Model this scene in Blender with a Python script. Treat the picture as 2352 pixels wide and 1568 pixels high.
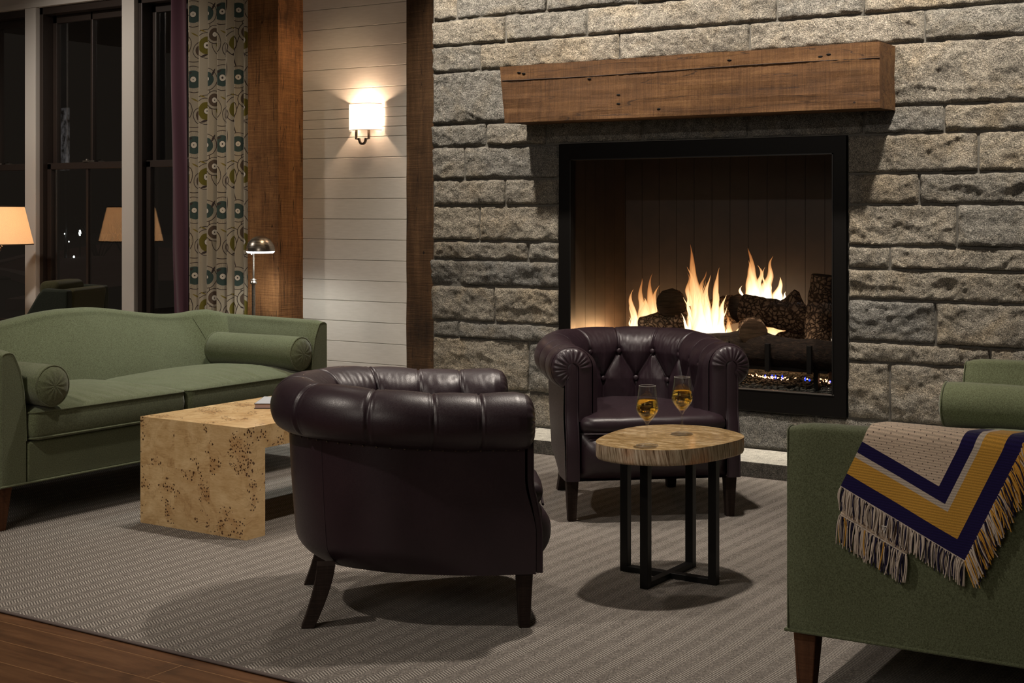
import bpy, bmesh, math, random
import numpy as np
from mathutils import Vector, Matrix, noise
PI = math.pi
random.seed(7)
SC = bpy.context.scene
COL = SC.collection
for o in list(bpy.data.objects):
    bpy.data.objects.remove(o, do_unlink=True)

# ------------------------------------------------------------------ camera
TH = math.radians(33.27)
cam = bpy.data.cameras.new('camera')
cam.sensor_width = 36.0
cam.lens = 3284.0 / 2352.0 * 36.0
cam.shift_y = -(784.0 - 486.0) / 2352.0
cam.clip_start = 0.05
camo = bpy.data.objects.new('camera', cam)
camo.location = (0, 0, 1.25)
camo.rotation_euler = (PI / 2, 0, TH)
COL.objects.link(camo)
SC.camera = camo

# ------------------------------------------------------------------ world, exposure
SC.view_settings.view_transform = 'Standard'
SC.view_settings.look = 'None'
SC.view_settings.exposure = 1.12
SC.view_settings.gamma = 1.0
SC.view_settings.use_curve_mapping = False
wd = bpy.data.worlds.new('night')
SC.world = wd
wd.use_nodes = True
wd.node_tree.nodes['Background'].inputs[0].default_value = (1.0, 0.80, 0.62, 1)
wd.node_tree.nodes['Background'].inputs[1].default_value = 0.018

# ------------------------------------------------------------------ ceiling downlights and added fill lights
def lamp(kind, loc, energy, color, target=None, size=0.1, angle=60, blend=0.5, spread=None):
    l = bpy.data.lights.new('scene_light', kind)
    l.energy = energy
    l.color = color
    if kind == 'SPOT':
        l.spot_size = math.radians(angle); l.spot_blend = blend; l.shadow_soft_size = size
    elif kind == 'AREA':
        l.shape = 'DISK'; l.size = size
        if spread: l.spread = math.radians(spread)
    else:
        l.shadow_soft_size = size
    o = bpy.data.objects.new('light_' + kind.lower(), l)
    o.location = loc
    if target is not None:
        d = Vector(target) - Vector(loc)
        o.rotation_euler = d.to_track_quat('-Z', 'Y').to_euler()
    COL.objects.link(o)
    return o
WARM = (1.0, 0.89, 0.75)
WARM2 = (1.0, 0.89, 0.78)
CZ = 3.3
# wall washers above the chimney breast
lamp('SPOT', (-4.42, 5.67, CZ), 185, WARM, (-4.3, 6.56, 2.25), 0.05, 82, 0.8)
lamp('SPOT', (-3.05, 5.67, CZ), 180, WARM, (-3.05, 6.56, 2.25), 0.05, 82, 0.8)
lamp('SPOT', (-1.70, 5.67, CZ), 195, WARM, (-1.75, 6.56, 2.25), 0.05, 82, 0.8)
# room downlights, plus two added lights at the end
lamp('SPOT', (-3.9, 1.4, CZ), 105, WARM2, (-2.6, 3.9, 0.3), 0.07, 95, 0.6)
lamp('SPOT', (-2.3, 4.7, CZ), 135, WARM2, (-2.35, 4.6, 0), 0.06, 78, 0.7)
lamp('SPOT', (-4.3, 4.7, CZ), 90, WARM2, (-4.4, 4.6, 0), 0.06, 85, 0.7)
lamp('SPOT', (-5.3, 5.8, CZ), 85, (0.93, 0.97, 0.90), (-5.2, 5.15, 0.4), 0.05, 55, 0.8)
lamp('SPOT', (-5.5, 6.50, CZ), 42, (1.0, 0.74, 0.46), (-6.50, 7.12, 1.5), 0.12, 50, 1.0)
lamp('AREA', (-2.0, -1.5, 2.9), 20, WARM2, (-2.8, 4.0, 0.4), 2.2)  # added broad fill from behind the camera, not a ceiling fixture
lamp('SPOT', (-8.3, 4.7, CZ), 130, WARM2, (-8.2, 7.2, 1.1), 0.1, 80, 0.7)  # added spot that brightens the window trim and curtain

# ------------------------------------------------------------------ node helpers
def new_mat(name):
    m = bpy.data.materials.new(name)
    m.use_nodes = True
    nt = m.node_tree
    nt.nodes.clear()
    return m, nt
class N:
    def __init__(s, nt): s.nt = nt
    def n(s, t, **k):
        nd = s.nt.nodes.new(t)
        for a, b in k.items(): setattr(nd, a, b)
        return nd
    def link(s, a, b): s.nt.links.new(a, b)
    def setin(s, nd, i, v):
        if v is None: return
        if hasattr(v, 'is_output'): s.link(v, nd.inputs[i])
        else: nd.inputs[i].default_value = v
    def math(s, op, a, b=None, c=None, clamp=False):
        nd = s.n('ShaderNodeMath', operation=op); nd.use_clamp = clamp
        s.setin(nd, 0, a); s.setin(nd, 1, b); s.setin(nd, 2, c)
        return nd.outputs[0]
    def vmath(s, op, a, b=None, out=0):
        nd = s.n('ShaderNodeVectorMath', operation=op)
        s.setin(nd, 0, a); s.setin(nd, 1, b)
        return nd.outputs[out]
    def coord(s, which='Object'):
        return s.n('ShaderNodeTexCoord').outputs[which]
    def scale(s, v, sc, loc=(0, 0, 0), rot=(0, 0, 0)):
        nd = s.n('ShaderNodeMapping'); s.link(v, nd.inputs[0])
        nd.inputs['Scale'].default_value = sc; nd.inputs['Location'].default_value = loc; nd.inputs['Rotation'].default_value = rot
        return nd.outputs[0]
    def noise(s, v, sc=5, det=4, rough=0.55, dist=0.0, out='Fac'):
        nd = s.n('ShaderNodeTexNoise'); s.link(v, nd.inputs['Vector'])
        nd.inputs['Scale'].default_value = sc; nd.inputs['Detail'].default_value = det
        nd.inputs['Roughness'].default_value = rough; nd.inputs['Distortion'].default_value = dist
        return nd.outputs[out]
    def voro(s, v, sc=5, feature='F1', out='Distance', rnd=1.0):
        nd = s.n('ShaderNodeTexVoronoi', feature=feature); s.link(v, nd.inputs['Vector'])
        nd.inputs['Scale'].default_value = sc; nd.inputs['Randomness'].default_value = rnd
        return nd.outputs[out]
    def ramp(s, f, stops, interp='LINEAR'):
        nd = s.n('ShaderNodeValToRGB'); s.link(f, nd.inputs[0])
        cr = nd.color_ramp; cr.interpolation = interp
        while len(cr.elements) > 1: cr.elements.remove(cr.elements[0])
        first = True
        for p, c in stops:
            if not hasattr(c, '__len__'): c = (c, c, c)
            if first:
                e = cr.elements[0]; e.position = p; first = False
            else: e = cr.elements.new(p)
            e.color = (c[0], c[1], c[2], 1)
        return nd.outputs[0]
    def mix(s, f, a, b, mode='MIX'):
        nd = s.n('ShaderNodeMix', data_type='RGBA', blend_type=mode)
        s.setin(nd, 0, f)
        for i, v in ((6, a), (7, b)):
            if hasattr(v, 'is_output'): s.link(v, nd.inputs[i])
            else: nd.inputs[i].default_value = (v[0], v[1], v[2], 1)
        return nd.outputs[2]
    def sep(s, v):
        nd = s.n('ShaderNodeSeparateXYZ'); s.link(v, nd.inputs[0]); return nd.outputs
    def comb(s, x, y, z=0.0):
        nd = s.n('ShaderNodeCombineXYZ')
        s.setin(nd, 0, x); s.setin(nd, 1, y); s.setin(nd, 2, z)
        return nd.outputs[0]
    def maprange(s, v, a, b, c=0.0, d=1.0):
        nd = s.n('ShaderNodeMapRange'); s.link(v, nd.inputs[0])
        nd.inputs[1].default_value = a; nd.inputs[2].default_value = b
        nd.inputs[3].default_value = c; nd.inputs[4].default_value = d
        return nd.outputs[0]
    def rnd_island(s):
        return s.n('ShaderNodeNewGeometry').outputs['Random Per Island']
    def finish(s, color, rough=0.5, bump=None, bstr=0.3, bdist=0.01, metal=0.0, sheen=0.0, spec=0.5, coat=0.0, coat_r=0.1, emis=None, estr=0.0, ior=None):
        p = s.n('ShaderNodeBsdfPrincipled')
        if hasattr(color, 'is_output'): s.link(color, p.inputs['Base Color'])
        else: p.inputs['Base Color'].default_value = (color[0], color[1], color[2], 1)
        s.setin(p, 'Roughness', rough); s.setin(p, 'Metallic', metal)
        p.inputs['Sheen Weight'].default_value = sheen
        p.inputs['Specular IOR Level'].default_value = spec
        p.inputs['Coat Weight'].default_value = coat
        p.inputs['Coat Roughness'].default_value = coat_r
        if ior: p.inputs['IOR'].default_value = ior
        if emis is not None:
            if hasattr(emis, 'is_output'): s.link(emis, p.inputs['Emission Color'])
            else: p.inputs['Emission Color'].default_value = (emis[0], emis[1], emis[2], 1)
            s.setin(p, 'Emission Strength', estr)
        if bump is not None:
            b = s.n('ShaderNodeBump'); b.inputs['Strength'].default_value = bstr; b.inputs['Distance'].default_value = bdist
            s.link(bump, b.inputs['Height']); s.link(b.outputs[0], p.inputs['Normal'])
        o = s.n('ShaderNodeOutputMaterial')
        s.link(p.outputs[0], o.inputs[0])
        return p
M = {}
def simple(name, color, rough=0.5, metal=0.0, **k):
    m, nt = new_mat(name); N(nt).finish(color, rough, metal=metal, **k); M[name] = m; return m

# ------------------------------------------------------------------ materials
def mat_leather():
    m, nt = new_mat('leather'); g = N(nt); c = g.coord()
    n1 = g.noise(c, 6, 3); n2 = g.noise(c, 160, 3, 0.6); v = g.voro(c, 260)
    col = g.ramp(n1, [(0.3, (0.018, 0.0088, 0.0138)), (0.7, (0.027, 0.0138, 0.0195))])
    r = g.maprange(n2, 0.3, 0.7, 0.36, 0.46)
    b = g.math('ADD', g.math('MULTIPLY', n2, 0.5), g.math('MULTIPLY', v, 0.5))
    g.finish(col, r, bump=b, bstr=0.12, bdist=0.002, spec=0.55)
    M['leather'] = m
def mat_wool(name, a, b_, sheen=0.25):
    m, nt = new_mat(name); g = N(nt); c = g.coord()
    n = g.noise(c, 620, 3, 0.7); n2 = g.noise(c, 240, 4, 0.7); n3 = g.noise(c, 5, 3)
    f = g.math('ADD', g.math('MULTIPLY', n, 0.55), g.math('MULTIPLY', n2, 0.45))
    col = g.ramp(f, [(0.36, a), (0.62, b_)])
    col = g.mix(g.maprange(n3, 0.3, 0.7, 0.0, 0.16), col, (a[0] * 0.9, a[1] * 0.75, a[2] * 0.6))
    g.finish(col, 0.95, bump=f, bstr=0.35, bdist=0.003, sheen=sheen, spec=0.15)
    M[name] = m
def mat_rug():
    m, nt = new_mat('rug'); g = N(nt); c = g.coord()
    w = g.noise(c, 9, 2); x, y, z = g.sep(c)
    W = 0.034
    xw = g.math('ADD', x, g.math('MULTIPLY', g.math('SUBTRACT', w, 0.5), 0.003))
    xs = g.math('DIVIDE', xw, 2 * W)
    tri = g.math('MULTIPLY', g.math('ABSOLUTE', g.math('SUBTRACT', g.math('FRACT', xs), 0.5)), 2 * W)  # 0..W zigzag
    ph = g.math('DIVIDE', g.math('ADD', y, g.math('MULTIPLY', tri, 0.62)), 0.0105)
    s = g.math('SINE', g.math('MULTIPLY', ph, 2 * PI))
    fl = g.noise(c, 300, 2, 0.7); big = g.noise(c, 1.6, 3)
    f = g.math('ADD', g.maprange(s, -1, 1, 0.15, 0.85), g.math('MULTIPLY', g.math('SUBTRACT', fl, 0.5), 0.9))
    # alternating bands differ in contrast, as the two yarn directions do
    band = g.math('GREATER_THAN', g.math('FRACT', xs), 0.5)
    f2 = g.math('ADD', g.math('MULTIPLY', g.math('SUBTRACT', f, 0.5), g.math('ADD', g.math('MULTIPLY', band, 0.80), 0.20)), 0.45)
    sp_ = g.noise(c, 210, 3, 0.8)
    f2 = g.math('ADD', f2, g.math('MULTIPLY', g.math('SUBTRACT', sp_, 0.5), g.math('SUBTRACT', 1.9, g.math('MULTIPLY', band, 1.5))))
    f2 = g.math('ADD', f2, g.math('MULTIPLY', band, 0.06))
    col = g.ramp(f2, [(0.12, (0.050, 0.043, 0.037)), (0.5, (0.180, 0.160, 0.140)), (0.88, (0.46, 0.42, 0.37))])
    col = g.mix(g.maprange(big, 0.35, 0.65, 0, 0.15), col, (0.12, 0.105, 0.09))
    g.finish(col, 0.95, bump=f, bstr=0.6, bdist=0.003, spec=0.1, sheen=0.1)
    M['rug'] = m
def mat_floor():
    m, nt = new_mat('wood_floor'); g = N(nt); c = g.coord()
    x, y, z = g.sep(c)
    PW = 0.127
    row = g.math('FLOOR', g.math('DIVIDE', y, PW))
    off = g.math('FRACT', g.math('MULTIPLY', g.math('SINE', g.math('MULTIPLY', row, 12.99)), 437.5))
    xx = g.math('DIVIDE', g.math('ADD', x, g.math('MULTIPLY', off, 1.8)), 1.8)
    colid = g.math('FLOOR', xx)
    fy = g.math('FRACT', g.math('DIVIDE', y, PW)); fx = g.math('FRACT', xx)
    gy = g.math('LESS_THAN', g.math('MINIMUM', fy, g.math('SUBTRACT', 1.0, fy)), 0.011)
    gx = g.math('LESS_THAN', fx, 0.0014)
    gap = g.math('MAXIMUM', gy, gx)
    rid = g.math('FRACT', g.math('MULTIPLY', g.math('SINE', g.math('ADD', g.math('MULTIPLY', row, 3.7), g.math('MULTIPLY', colid, 9.1))), 91.7))
    v = g.comb(g.math('ADD', g.math('MULTIPLY', x, 1.0), g.math('MULTIPLY', rid, 20)), g.math('MULTIPLY', y, 7.0), rid)
    n = g.noise(v, 3.0, 6, 0.6, 0.6); n2 = g.noise(c, 5, 3); n3 = g.noise(v, 30, 3)
    f = g.math('ADD', g.math('MULTIPLY', n, 0.75), g.math('MULTIPLY', n3, 0.25))
    col = g.ramp(f, [(0.3, (0.055, 0.022, 0.009)), (0.5, (0.115, 0.050, 0.020)), (0.7, (0.175, 0.083, 0.036))])
    col = g.mix(g.maprange(rid, 0, 1, 0.0, 0.35), col, (0.07, 0.03, 0.012))
    blot = g.ramp(n2, [(0.30, 0.55), (0.45, 1.0)])
    col = g.mix(1.0, col, blot, 'MULTIPLY')
    col = g.mix(gap, col, (0.25, 0.13, 0.055))
    g.finish(col, 0.36, bump=g.math('SUBTRACT', f, g.math('MULTIPLY', gap, 1.0)), bstr=0.15, bdist=0.002)
    M['wood_floor'] = m
def mat_stone():
    m, nt = new_mat('granite'); g = N(nt); c = g.coord()
    r = g.rnd_island()
    nd = g.n('ShaderNodeVectorMath', operation='MULTIPLY_ADD')
    cc = g.vmath('ADD', c, g.comb(g.math('MULTIPLY', r, 17.0), g.math('MULTIPLY', r, 5.0), g.math('MULTIPLY', r, 31.0)))
    sp = g.noise(cc, 190, 4, 0.75); sp2 = g.voro(cc, 220); md = g.noise(cc, 26, 4, 0.6); big = g.noise(cc, 3.2, 3, 0.6, 1.2)
    f = g.math('ADD', g.math('MULTIPLY', sp, 0.62), g.math('ADD', g.math('MULTIPLY', md, 0.25), g.math('MULTIPLY', sp2, 0.20)))
    col = g.ramp(f, [(0.36, (0.032, 0.032, 0.031)), (0.46, (0.108, 0.105, 0.098)), (0.545, (0.225, 0.216, 0.198)), (0.66, (0.44, 0.42, 0.38))])
    tan = g.mix(g.maprange(big, 0.48, 0.70, 0, 0.6), (1.0, 1.0, 1.0), (1.12, 0.99, 0.80))
    col = g.mix(1.0, col, tan, 'MULTIPLY')
    col = g.mix(1.0, col, g.ramp(r, [(0.0, (0.78, 0.79, 0.80)), (0.35, (0.92, 0.91, 0.88)), (0.7, (1.05, 1.0, 0.92)), (1.0, (1.16, 1.08, 0.95))]), 'MULTIPLY')
    b = g.math('ADD', g.math('MULTIPLY', g.noise(c, 42, 6, 0.68), 1.0), g.math('MULTIPLY', sp, 0.16))
    g.finish(col, 0.85, bump=b, bstr=1.0, bdist=0.040, spec=0.3)
    M['granite'] = m
    m, nt = new_mat('honed_granite'); g = N(nt); c = g.coord()
    sp = g.noise(c, 190, 4, 0.75); md = g.noise(c, 26, 4, 0.6)
    f = g.math('ADD', g.math('MULTIPLY', sp, 0.7), g.math('MULTIPLY', md, 0.3))
    col = g.ramp(f, [(0.36, (0.13, 0.13, 0.12)), (0.5, (0.42, 0.405, 0.36)), (0.66, (0.68, 0.66, 0.58))])
    g.finish(col, 0.7, bump=f, bstr=0.5, bdist=0.006, spec=0.3)
    M['honed_granite'] = m
    m, nt = new_mat('rough_granite'); g = N(nt); c = g.coord()
    sp = g.noise(c, 190, 4, 0.75); md = g.noise(c, 40, 6, 0.7)
    f = g.math('ADD', g.math('MULTIPLY', sp, 0.6), g.math('MULTIPLY', md, 0.4))
    col = g.ramp(f, [(0.36, (0.02, 0.018, 0.015)), (0.5, (0.085, 0.078, 0.066)), (0.66, (0.22, 0.20, 0.17))])
    g.finish(col, 0.85, bump=f, bstr=1.0, bdist=0.02, spec=0.3)
    M['rough_granite'] = m
def mat_timber(name, dark, mid, light, axis='Z', sc=1.0, br=0.6, blotch=0.45):
    m, nt = new_mat(name); g = N(nt); c = g.coord()
    v = g.scale(c, {'Z': (26, 26, 1.6), 'X': (1.6, 26, 26)}[axis])
    n = g.noise(v, 1.6 * sc, 7, 0.66, 0.5)
    n2 = g.noise(g.scale(c, {'Z': (3.5, 3.5, 95), 'X': (95, 3.5, 3.5)}[axis]), 1.6, 4, 0.6)
    n4 = g.noise(g.scale(c, {'Z': (5, 5, 1.2), 'X': (1.2, 5, 5)}[axis]), 1.5, 4, 0.6, 1.0)
    fine = g.noise(c, 150, 3, 0.7)
    blot = g.noise(c, 2.6, 5, 0.65)
    f = g.math('ADD', g.math('MULTIPLY', n, 0.30), g.math('ADD', g.math('MULTIPLY', n2, 0.26), g.math('ADD', g.math('MULTIPLY', n4, 0.30), g.math('MULTIPLY', fine, 0.14))))
    col = g.ramp(f, [(0.36, dark), (0.5, mid), (0.63, light)])
    col = g.mix(1.0, col, g.ramp(blot, [(0.34, blotch), (0.44, 0.9), (0.6, 1.0)]), 'MULTIPLY')
    # long thin checks running with the grain
    chk = g.noise(g.scale(c, {'Z': (11, 11, 0.55), 'X': (0.55, 11, 11)}[axis]), 1.3, 3, 0.5, 0.35)
    ck = g.math('LESS_THAN', g.math('ABSOLUTE', g.math('SUBTRACT', chk, 0.5)), 0.0045)
    kn = g.voro(g.scale(c, {'Z': (1, 1, 0.7), 'X': (0.7, 1, 1)}[axis]), 5.2)
    mark = g.math('MAXIMUM', g.math('MULTIPLY', ck, 0.7), g.math('LESS_THAN', kn, 0.040))
    col = g.mix(mark, col, (0.014, 0.007, 0.004))
    hgt = g.math('SUBTRACT', g.math('ADD', f, g.math('MULTIPLY', n2, 0.35)), g.math('MULTIPLY', mark, 0.4))
    g.finish(col, 0.8, bump=hgt, bstr=br, bdist=0.008, spec=0.25)
    M[name] = m
def mat_burl():
    m, nt = new_mat('burl_veneer'); g = N(nt); c = g.coord('Generated')
    c = g.coord()
    geo = g.n('ShaderNodeNewGeometry')
    x, y, z = g.sep(c)
    nx, ny, nz = g.sep(geo.outputs['True Normal'])
    ti = [g.math('FLOOR', g.math('DIVIDE', g.math('ADD', q, o_), T_)) for q, T_, o_ in ((x, 0.1923, 0.2883), (y, 0.208, 0.6243), (z, 0.236, 0.0))]
    h = g.math('FRACT', g.math('MULTIPLY', g.math('SINE', g.math('ADD', g.math('MULTIPLY', ti[0], 12.3), g.math('ADD', g.math('MULTIPLY', ti[1], 4.1), g.math('MULTIPLY', ti[2], 7.9)))), 91.3))
    cc = g.vmath('ADD', c, g.comb(g.math('MULTIPLY', h, 9.0), g.math('MULTIPLY', h, 5.0), g.math('MULTIPLY', h, 3.0)))
    n = g.noise(cc, 6, 5, 0.55, 2.2); n2 = g.noise(g.scale(cc, (1, 1, 5)), 30, 4, 0.6, 1.0); big = g.noise(cc, 8.5, 2, 0.5, 0.3)
    f = g.math('ADD', g.math('MULTIPLY', n, 0.6), g.math('MULTIPLY', n2, 0.4))
    col = g.ramp(f, [(0.3, (0.40, 0.235, 0.095)), (0.45, (0.61, 0.41, 0.195)), (0.68, (0.80, 0.60, 0.33))])
    col = g.mix(g.math('MULTIPLY', h, 0.22), col, (0.40, 0.22, 0.085))
    vein = g.math('ABSOLUTE', g.math('SUBTRACT', g.noise(cc, 4.5, 3, 0.5, 1.5), 0.5))
    col = g.mix(g.maprange(vein, 0.0, 0.010, 0.28, 0.0), col, (0.22, 0.085, 0.02))
    dc = g.vmath('ADD', cc, g.vmath('SCALE', g.noise(cc, 70, 3, 0.7, out='Color'))); dc.node.inputs[1].links[0].from_node.inputs['Scale'].default_value = 0.012
    vd = g.voro(dc, 96, rnd=1.0); vs = g.voro(dc, 96, out='Color', rnd=1.0)
    rr = g.sep(vs)[0]
    dots = g.math('LESS_THAN', vd, g.math('ADD', 0.16, g.math('MULTIPLY', rr, 0.30)))
    cl = g.math('GREATER_THAN', g.math('ADD', big, g.math('MULTIPLY', g.math('SUBTRACT', rr, 0.5), 0.10)), 0.585)
    d = g.math('MULTIPLY', dots, cl)
    halo = g.maprange(big, 0.57, 0.68, 0.0, 0.40)
    col = g.mix(halo, col, (0.33, 0.14, 0.035))
    col = g.mix(g.math('MULTIPLY', d, 0.92), col, (0.045, 0.012, 0.004))
    g.finish(col, 0.34, bump=g.math('SUBTRACT', f, d), bstr=0.12, bdist=0.002, spec=0.4)
    M['burl_veneer'] = m
def mat_slab():
    m, nt = new_mat('slab_top'); g = N(nt); c = g.coord()
    n = g.noise(g.scale(c, (4, 11, 4), rot=(0, 0, -0.58)), 2.2, 9, 0.72, 0.6); n2 = g.noise(g.scale(c, (1, 3.5, 1), rot=(0, 0, -0.58)), 45, 5, 0.75)
    x, y, z = g.sep(c)
    r = g.vmath('LENGTH', g.comb(x, y, 0.0), out=1)
    ring = g.math('SINE', g.math('ADD', g.math('MULTIPLY', r, 150), g.math('MULTIPLY', n, 14)))
    f = g.math('ADD', g.math('ADD', g.math('MULTIPLY', n, 0.58), g.math('MULTIPLY', n2, 0.42)), g.math('MULTIPLY', ring, 0.02))
    col = g.ramp(f, [(0.34, (0.20, 0.115, 0.042)), (0.44, (0.38, 0.24, 0.095)), (0.52, (0.55, 0.38, 0.18)), (0.60, (0.74, 0.57, 0.34)), (0.70, (0.86, 0.75, 0.56))])
    g.finish(col, 0.16, bump=f, bstr=0.04, bdist=0.002, coat=0.5, coat_r=0.08)
    M['slab_top'] = m
    m, nt = new_mat('slab_edge'); g = N(nt); c = g.coord()
    x, y, z = g.sep(c)
    a = g.math('ARCTAN2', y, x)
    v = g.comb(g.math('ADD', g.math('MULTIPLY', a, 14.0), g.math('MULTIPLY', z, 8.0)), g.math('MULTIPLY', z, 2.2), 0.0)
    n = g.noise(v, 3.2, 5, 0.75); n2 = g.noise(c, 9, 3)
    col = g.ramp(n, [(0.36, (0.13, 0.07, 0.035)), (0.45, (0.42, 0.29, 0.18)), (0.55, (0.66, 0.51, 0.36)), (0.68, (0.82, 0.69, 0.53))])
    col = g.mix(1.0, col, g.ramp(n2, [(0.35, (1.0, 0.70, 0.52)), (0.5, (1, 1, 1)), (0.7, (0.72, 0.74, 0.70))]), 'MULTIPLY')
    g.finish(col, 0.6, bump=n, bstr=0.8, bdist=0.006)
    M['slab_edge'] = m
def mat_bark():
    m, nt = new_mat('bark'); g = N(nt); c = g.coord()
    v = g.scale(c, (1, 1, 1))
    vo = g.voro(g.vmath('ADD', v, g.comb(g.math('MULTIPLY', g.noise(c, 16, 4), 0.07), g.math('MULTIPLY', g.noise(c, 19, 4), 0.07), g.math('MULTIPLY', g.noise(c, 13, 4), 0.07))), 40, feature='DISTANCE_TO_EDGE')
    n = g.noise(c, 60, 6, 0.75)
    f = g.math('ADD', g.math('MULTIPLY', g.maprange(vo, 0.0, 0.22, 0.0, 1.0), 0.42), g.math('MULTIPLY', n, 0.62))
    col = g.ramp(f, [(0.30, (0.030, 0.017, 0.010)), (0.52, (0.13, 0.075, 0.043)), (0.72, (0.30, 0.185, 0.11)), (0.9, (0.44, 0.29, 0.18))])
    g.finish(col, 0.9, bump=f, bstr=1.0, bdist=0.015, spec=0.1)
    M['bark'] = m
    m, nt = new_mat('log_end'); g = N(nt); c = g.coord()
    n = g.noise(g.scale(c, (1, 1, 12)), 14, 5, 0.7, 1.0)
    col = g.ramp(n, [(0.3, (0.018, 0.011, 0.006)), (0.6, (0.06, 0.035, 0.020)), (0.75, (0.12, 0.07, 0.04))])
    g.finish(col, 0.9, bump=n, bstr=0.6, bdist=0.006, spec=0.1)
    M['log_end'] = m
def mat_char():
    m, nt = new_mat('charred_bark'); g = N(nt); c = g.coord()
    vo = g.voro(c, 60); n = g.noise(c, 45, 6, 0.7)
    n_b = g.noise(g.scale(c, (1, 3, 3)), 30, 5, 0.7, 1.0)
    f = g.math('ADD', g.math('MULTIPLY', n_b, 0.6), g.math('MULTIPLY', n, 0.4))
    col = g.ramp(f, [(0.35, (0.004, 0.003, 0.0025)), (0.52, (0.016, 0.010, 0.007)), (0.7, (0.055, 0.033, 0.020))])
    g.finish(col, 0.9, bump=f, bstr=1.0, bdist=0.012, spec=0.15)
    M['charred_bark'] = m
def mat_flame():
    m, nt = new_mat('flame'); g = N(nt)
    z = g.sep(g.coord('Generated'))[2]
    uv = g.n('ShaderNodeTexCoord')
    c = g.coord()
    lw = g.n('ShaderNodeLayerWeight'); lw.inputs[0].default_value = 0.5
    face = g.math('SUBTRACT', 1.0, lw.outputs['Facing'])
    n = g.noise(g.scale(c, (22, 22, 5)), 1.5, 3, 0.6, 0.6)
    core = g.math('POWER', face, 1.3)
    hfade = g.math('POWER', g.math('SUBTRACT', 1.0, g.math('MULTIPLY', z, 0.93)), 1.25)
    a = g.math('MULTIPLY', core, g.math('ADD', 0.18, g.math('MULTIPLY', hfade, 1.3)))
    a = g.math('MULTIPLY', a, g.maprange(n, 0.25, 0.65, 0.55, 1.15), clamp=True)
    heat = g.math('MULTIPLY', hfade, core)
    col = g.ramp(heat, [(0.0, (0.85, 0.22, 0.05)), (0.18, (1.0, 0.42, 0.13)), (0.42, (1.0, 0.68, 0.33)), (0.7, (1.0, 0.90, 0.75))])
    em = g.n('ShaderNodeEmission'); g.link(col, em.inputs[0]); g.link(g.math('ADD', 0.30, g.math('MULTIPLY', heat, 1.5)), em.inputs[1])
    tr = g.n('ShaderNodeBsdfTransparent'); mx = g.n('ShaderNodeMixShader')
    g.link(a, mx.inputs[0]); g.link(tr.outputs[0], mx.inputs[1]); g.link(em.outputs[0], mx.inputs[2])
    o = g.n('ShaderNodeOutputMaterial'); g.link(mx.outputs[0], o.inputs[0])
    M['flame'] = m
def mat_pane(name, f0=0.1, tint=(1, 1, 1)):
    m, nt = new_mat(name); g = N(nt)
    lw = g.n('ShaderNodeLayerWeight'); lw.inputs[0].default_value = 0.5
    fc = g.math('ADD', f0, g.math('MULTIPLY', g.math('POWER', lw.outputs['Facing'], 4.0), 0.6))
    gl = g.n('ShaderNodeBsdfGlossy'); gl.inputs['Roughness'].default_value = 0.0
    tr = g.n('ShaderNodeBsdfTransparent'); tr.inputs[0].default_value = (tint[0], tint[1], tint[2], 1)
    mx = g.n('ShaderNodeMixShader')
    g.link(fc, mx.inputs[0]); g.link(tr.outputs[0], mx.inputs[1]); g.link(gl.outputs[0], mx.inputs[2])
    o = g.n('ShaderNodeOutputMaterial'); g.link(mx.outputs[0], o.inputs[0]); M[name] = m
def mat_emit(name, col, st):
    m, nt = new_mat(name); g = N(nt)
    e = g.n('ShaderNodeEmission'); e.inputs[0].default_value = (*col, 1); e.inputs[1].default_value = st
    o = g.n('ShaderNodeOutputMaterial'); g.link(e.outputs[0], o.inputs[0]); M[name] = m
def mat_shade(name, col, trans, estr, ecol):
    m, nt = new_mat(name); g = N(nt); c = g.coord()
    n = g.noise(c, 260, 3, 0.7)
    cc = g.mix(g.maprange(n, 0.35, 0.65, 0, 1), tuple(x * 0.82 for x in col), col)
    d = g.n('ShaderNodeBsdfDiffuse'); t = g.n('ShaderNodeBsdfTranslucent')
    g.link(cc, d.inputs[0]); g.link(cc, t.inputs[0])
    mx = g.n('ShaderNodeMixShader'); mx.inputs[0].default_value = trans
    g.link(d.outputs[0], mx.inputs[1]); g.link(t.outputs[0], mx.inputs[2])
    e = g.n('ShaderNodeEmission'); g.link(g.mix(1.0, cc, ecol, 'MULTIPLY'), e.inputs[0]); e.inputs[1].default_value = estr
    ad = g.n('ShaderNodeAddShader'); g.link(mx.outputs[0], ad.inputs[0]); g.link(e.outputs[0], ad.inputs[1])
    o = g.n('ShaderNodeOutputMaterial'); g.link(ad.outputs[0], o.inputs[0]); M[name] = m
def mat_glass():
    m, nt = new_mat('clear_glass'); g = N(nt)
    lw = g.n('ShaderNodeLayerWeight'); lw.inputs[0].default_value = 0.5
    fc = g.math('ADD', 0.06, g.math('MULTIPLY', g.math('POWER', lw.outputs['Facing'], 3.5), 0.6))
    gl = g.n('ShaderNodeBsdfGlossy'); gl.inputs['Roughness'].default_value = 0.01
    tr = g.n('ShaderNodeBsdfTransparent'); tr.inputs[0].default_value = (0.985, 0.985, 0.98, 1)
    mx = g.n('ShaderNodeMixShader'); g.link(fc, mx.inputs[0]); g.link(tr.outputs[0], mx.inputs[1]); g.link(gl.outputs[0], mx.inputs[2])
    o = g.n('ShaderNodeOutputMaterial'); g.link(mx.outputs[0], o.inputs[0]); M['clear_glass'] = m
    m, nt = new_mat('white_wine'); g = N(nt)
    p = g.n('ShaderNodeBsdfGlass'); p.inputs['IOR'].default_value = 1.34; p.inputs[0].default_value = (0.98, 0.80, 0.30, 1)
    o = g.n('ShaderNodeOutputMaterial'); g.link(p.outputs[0], o.inputs[0])
    M['white_wine'] = m
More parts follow.
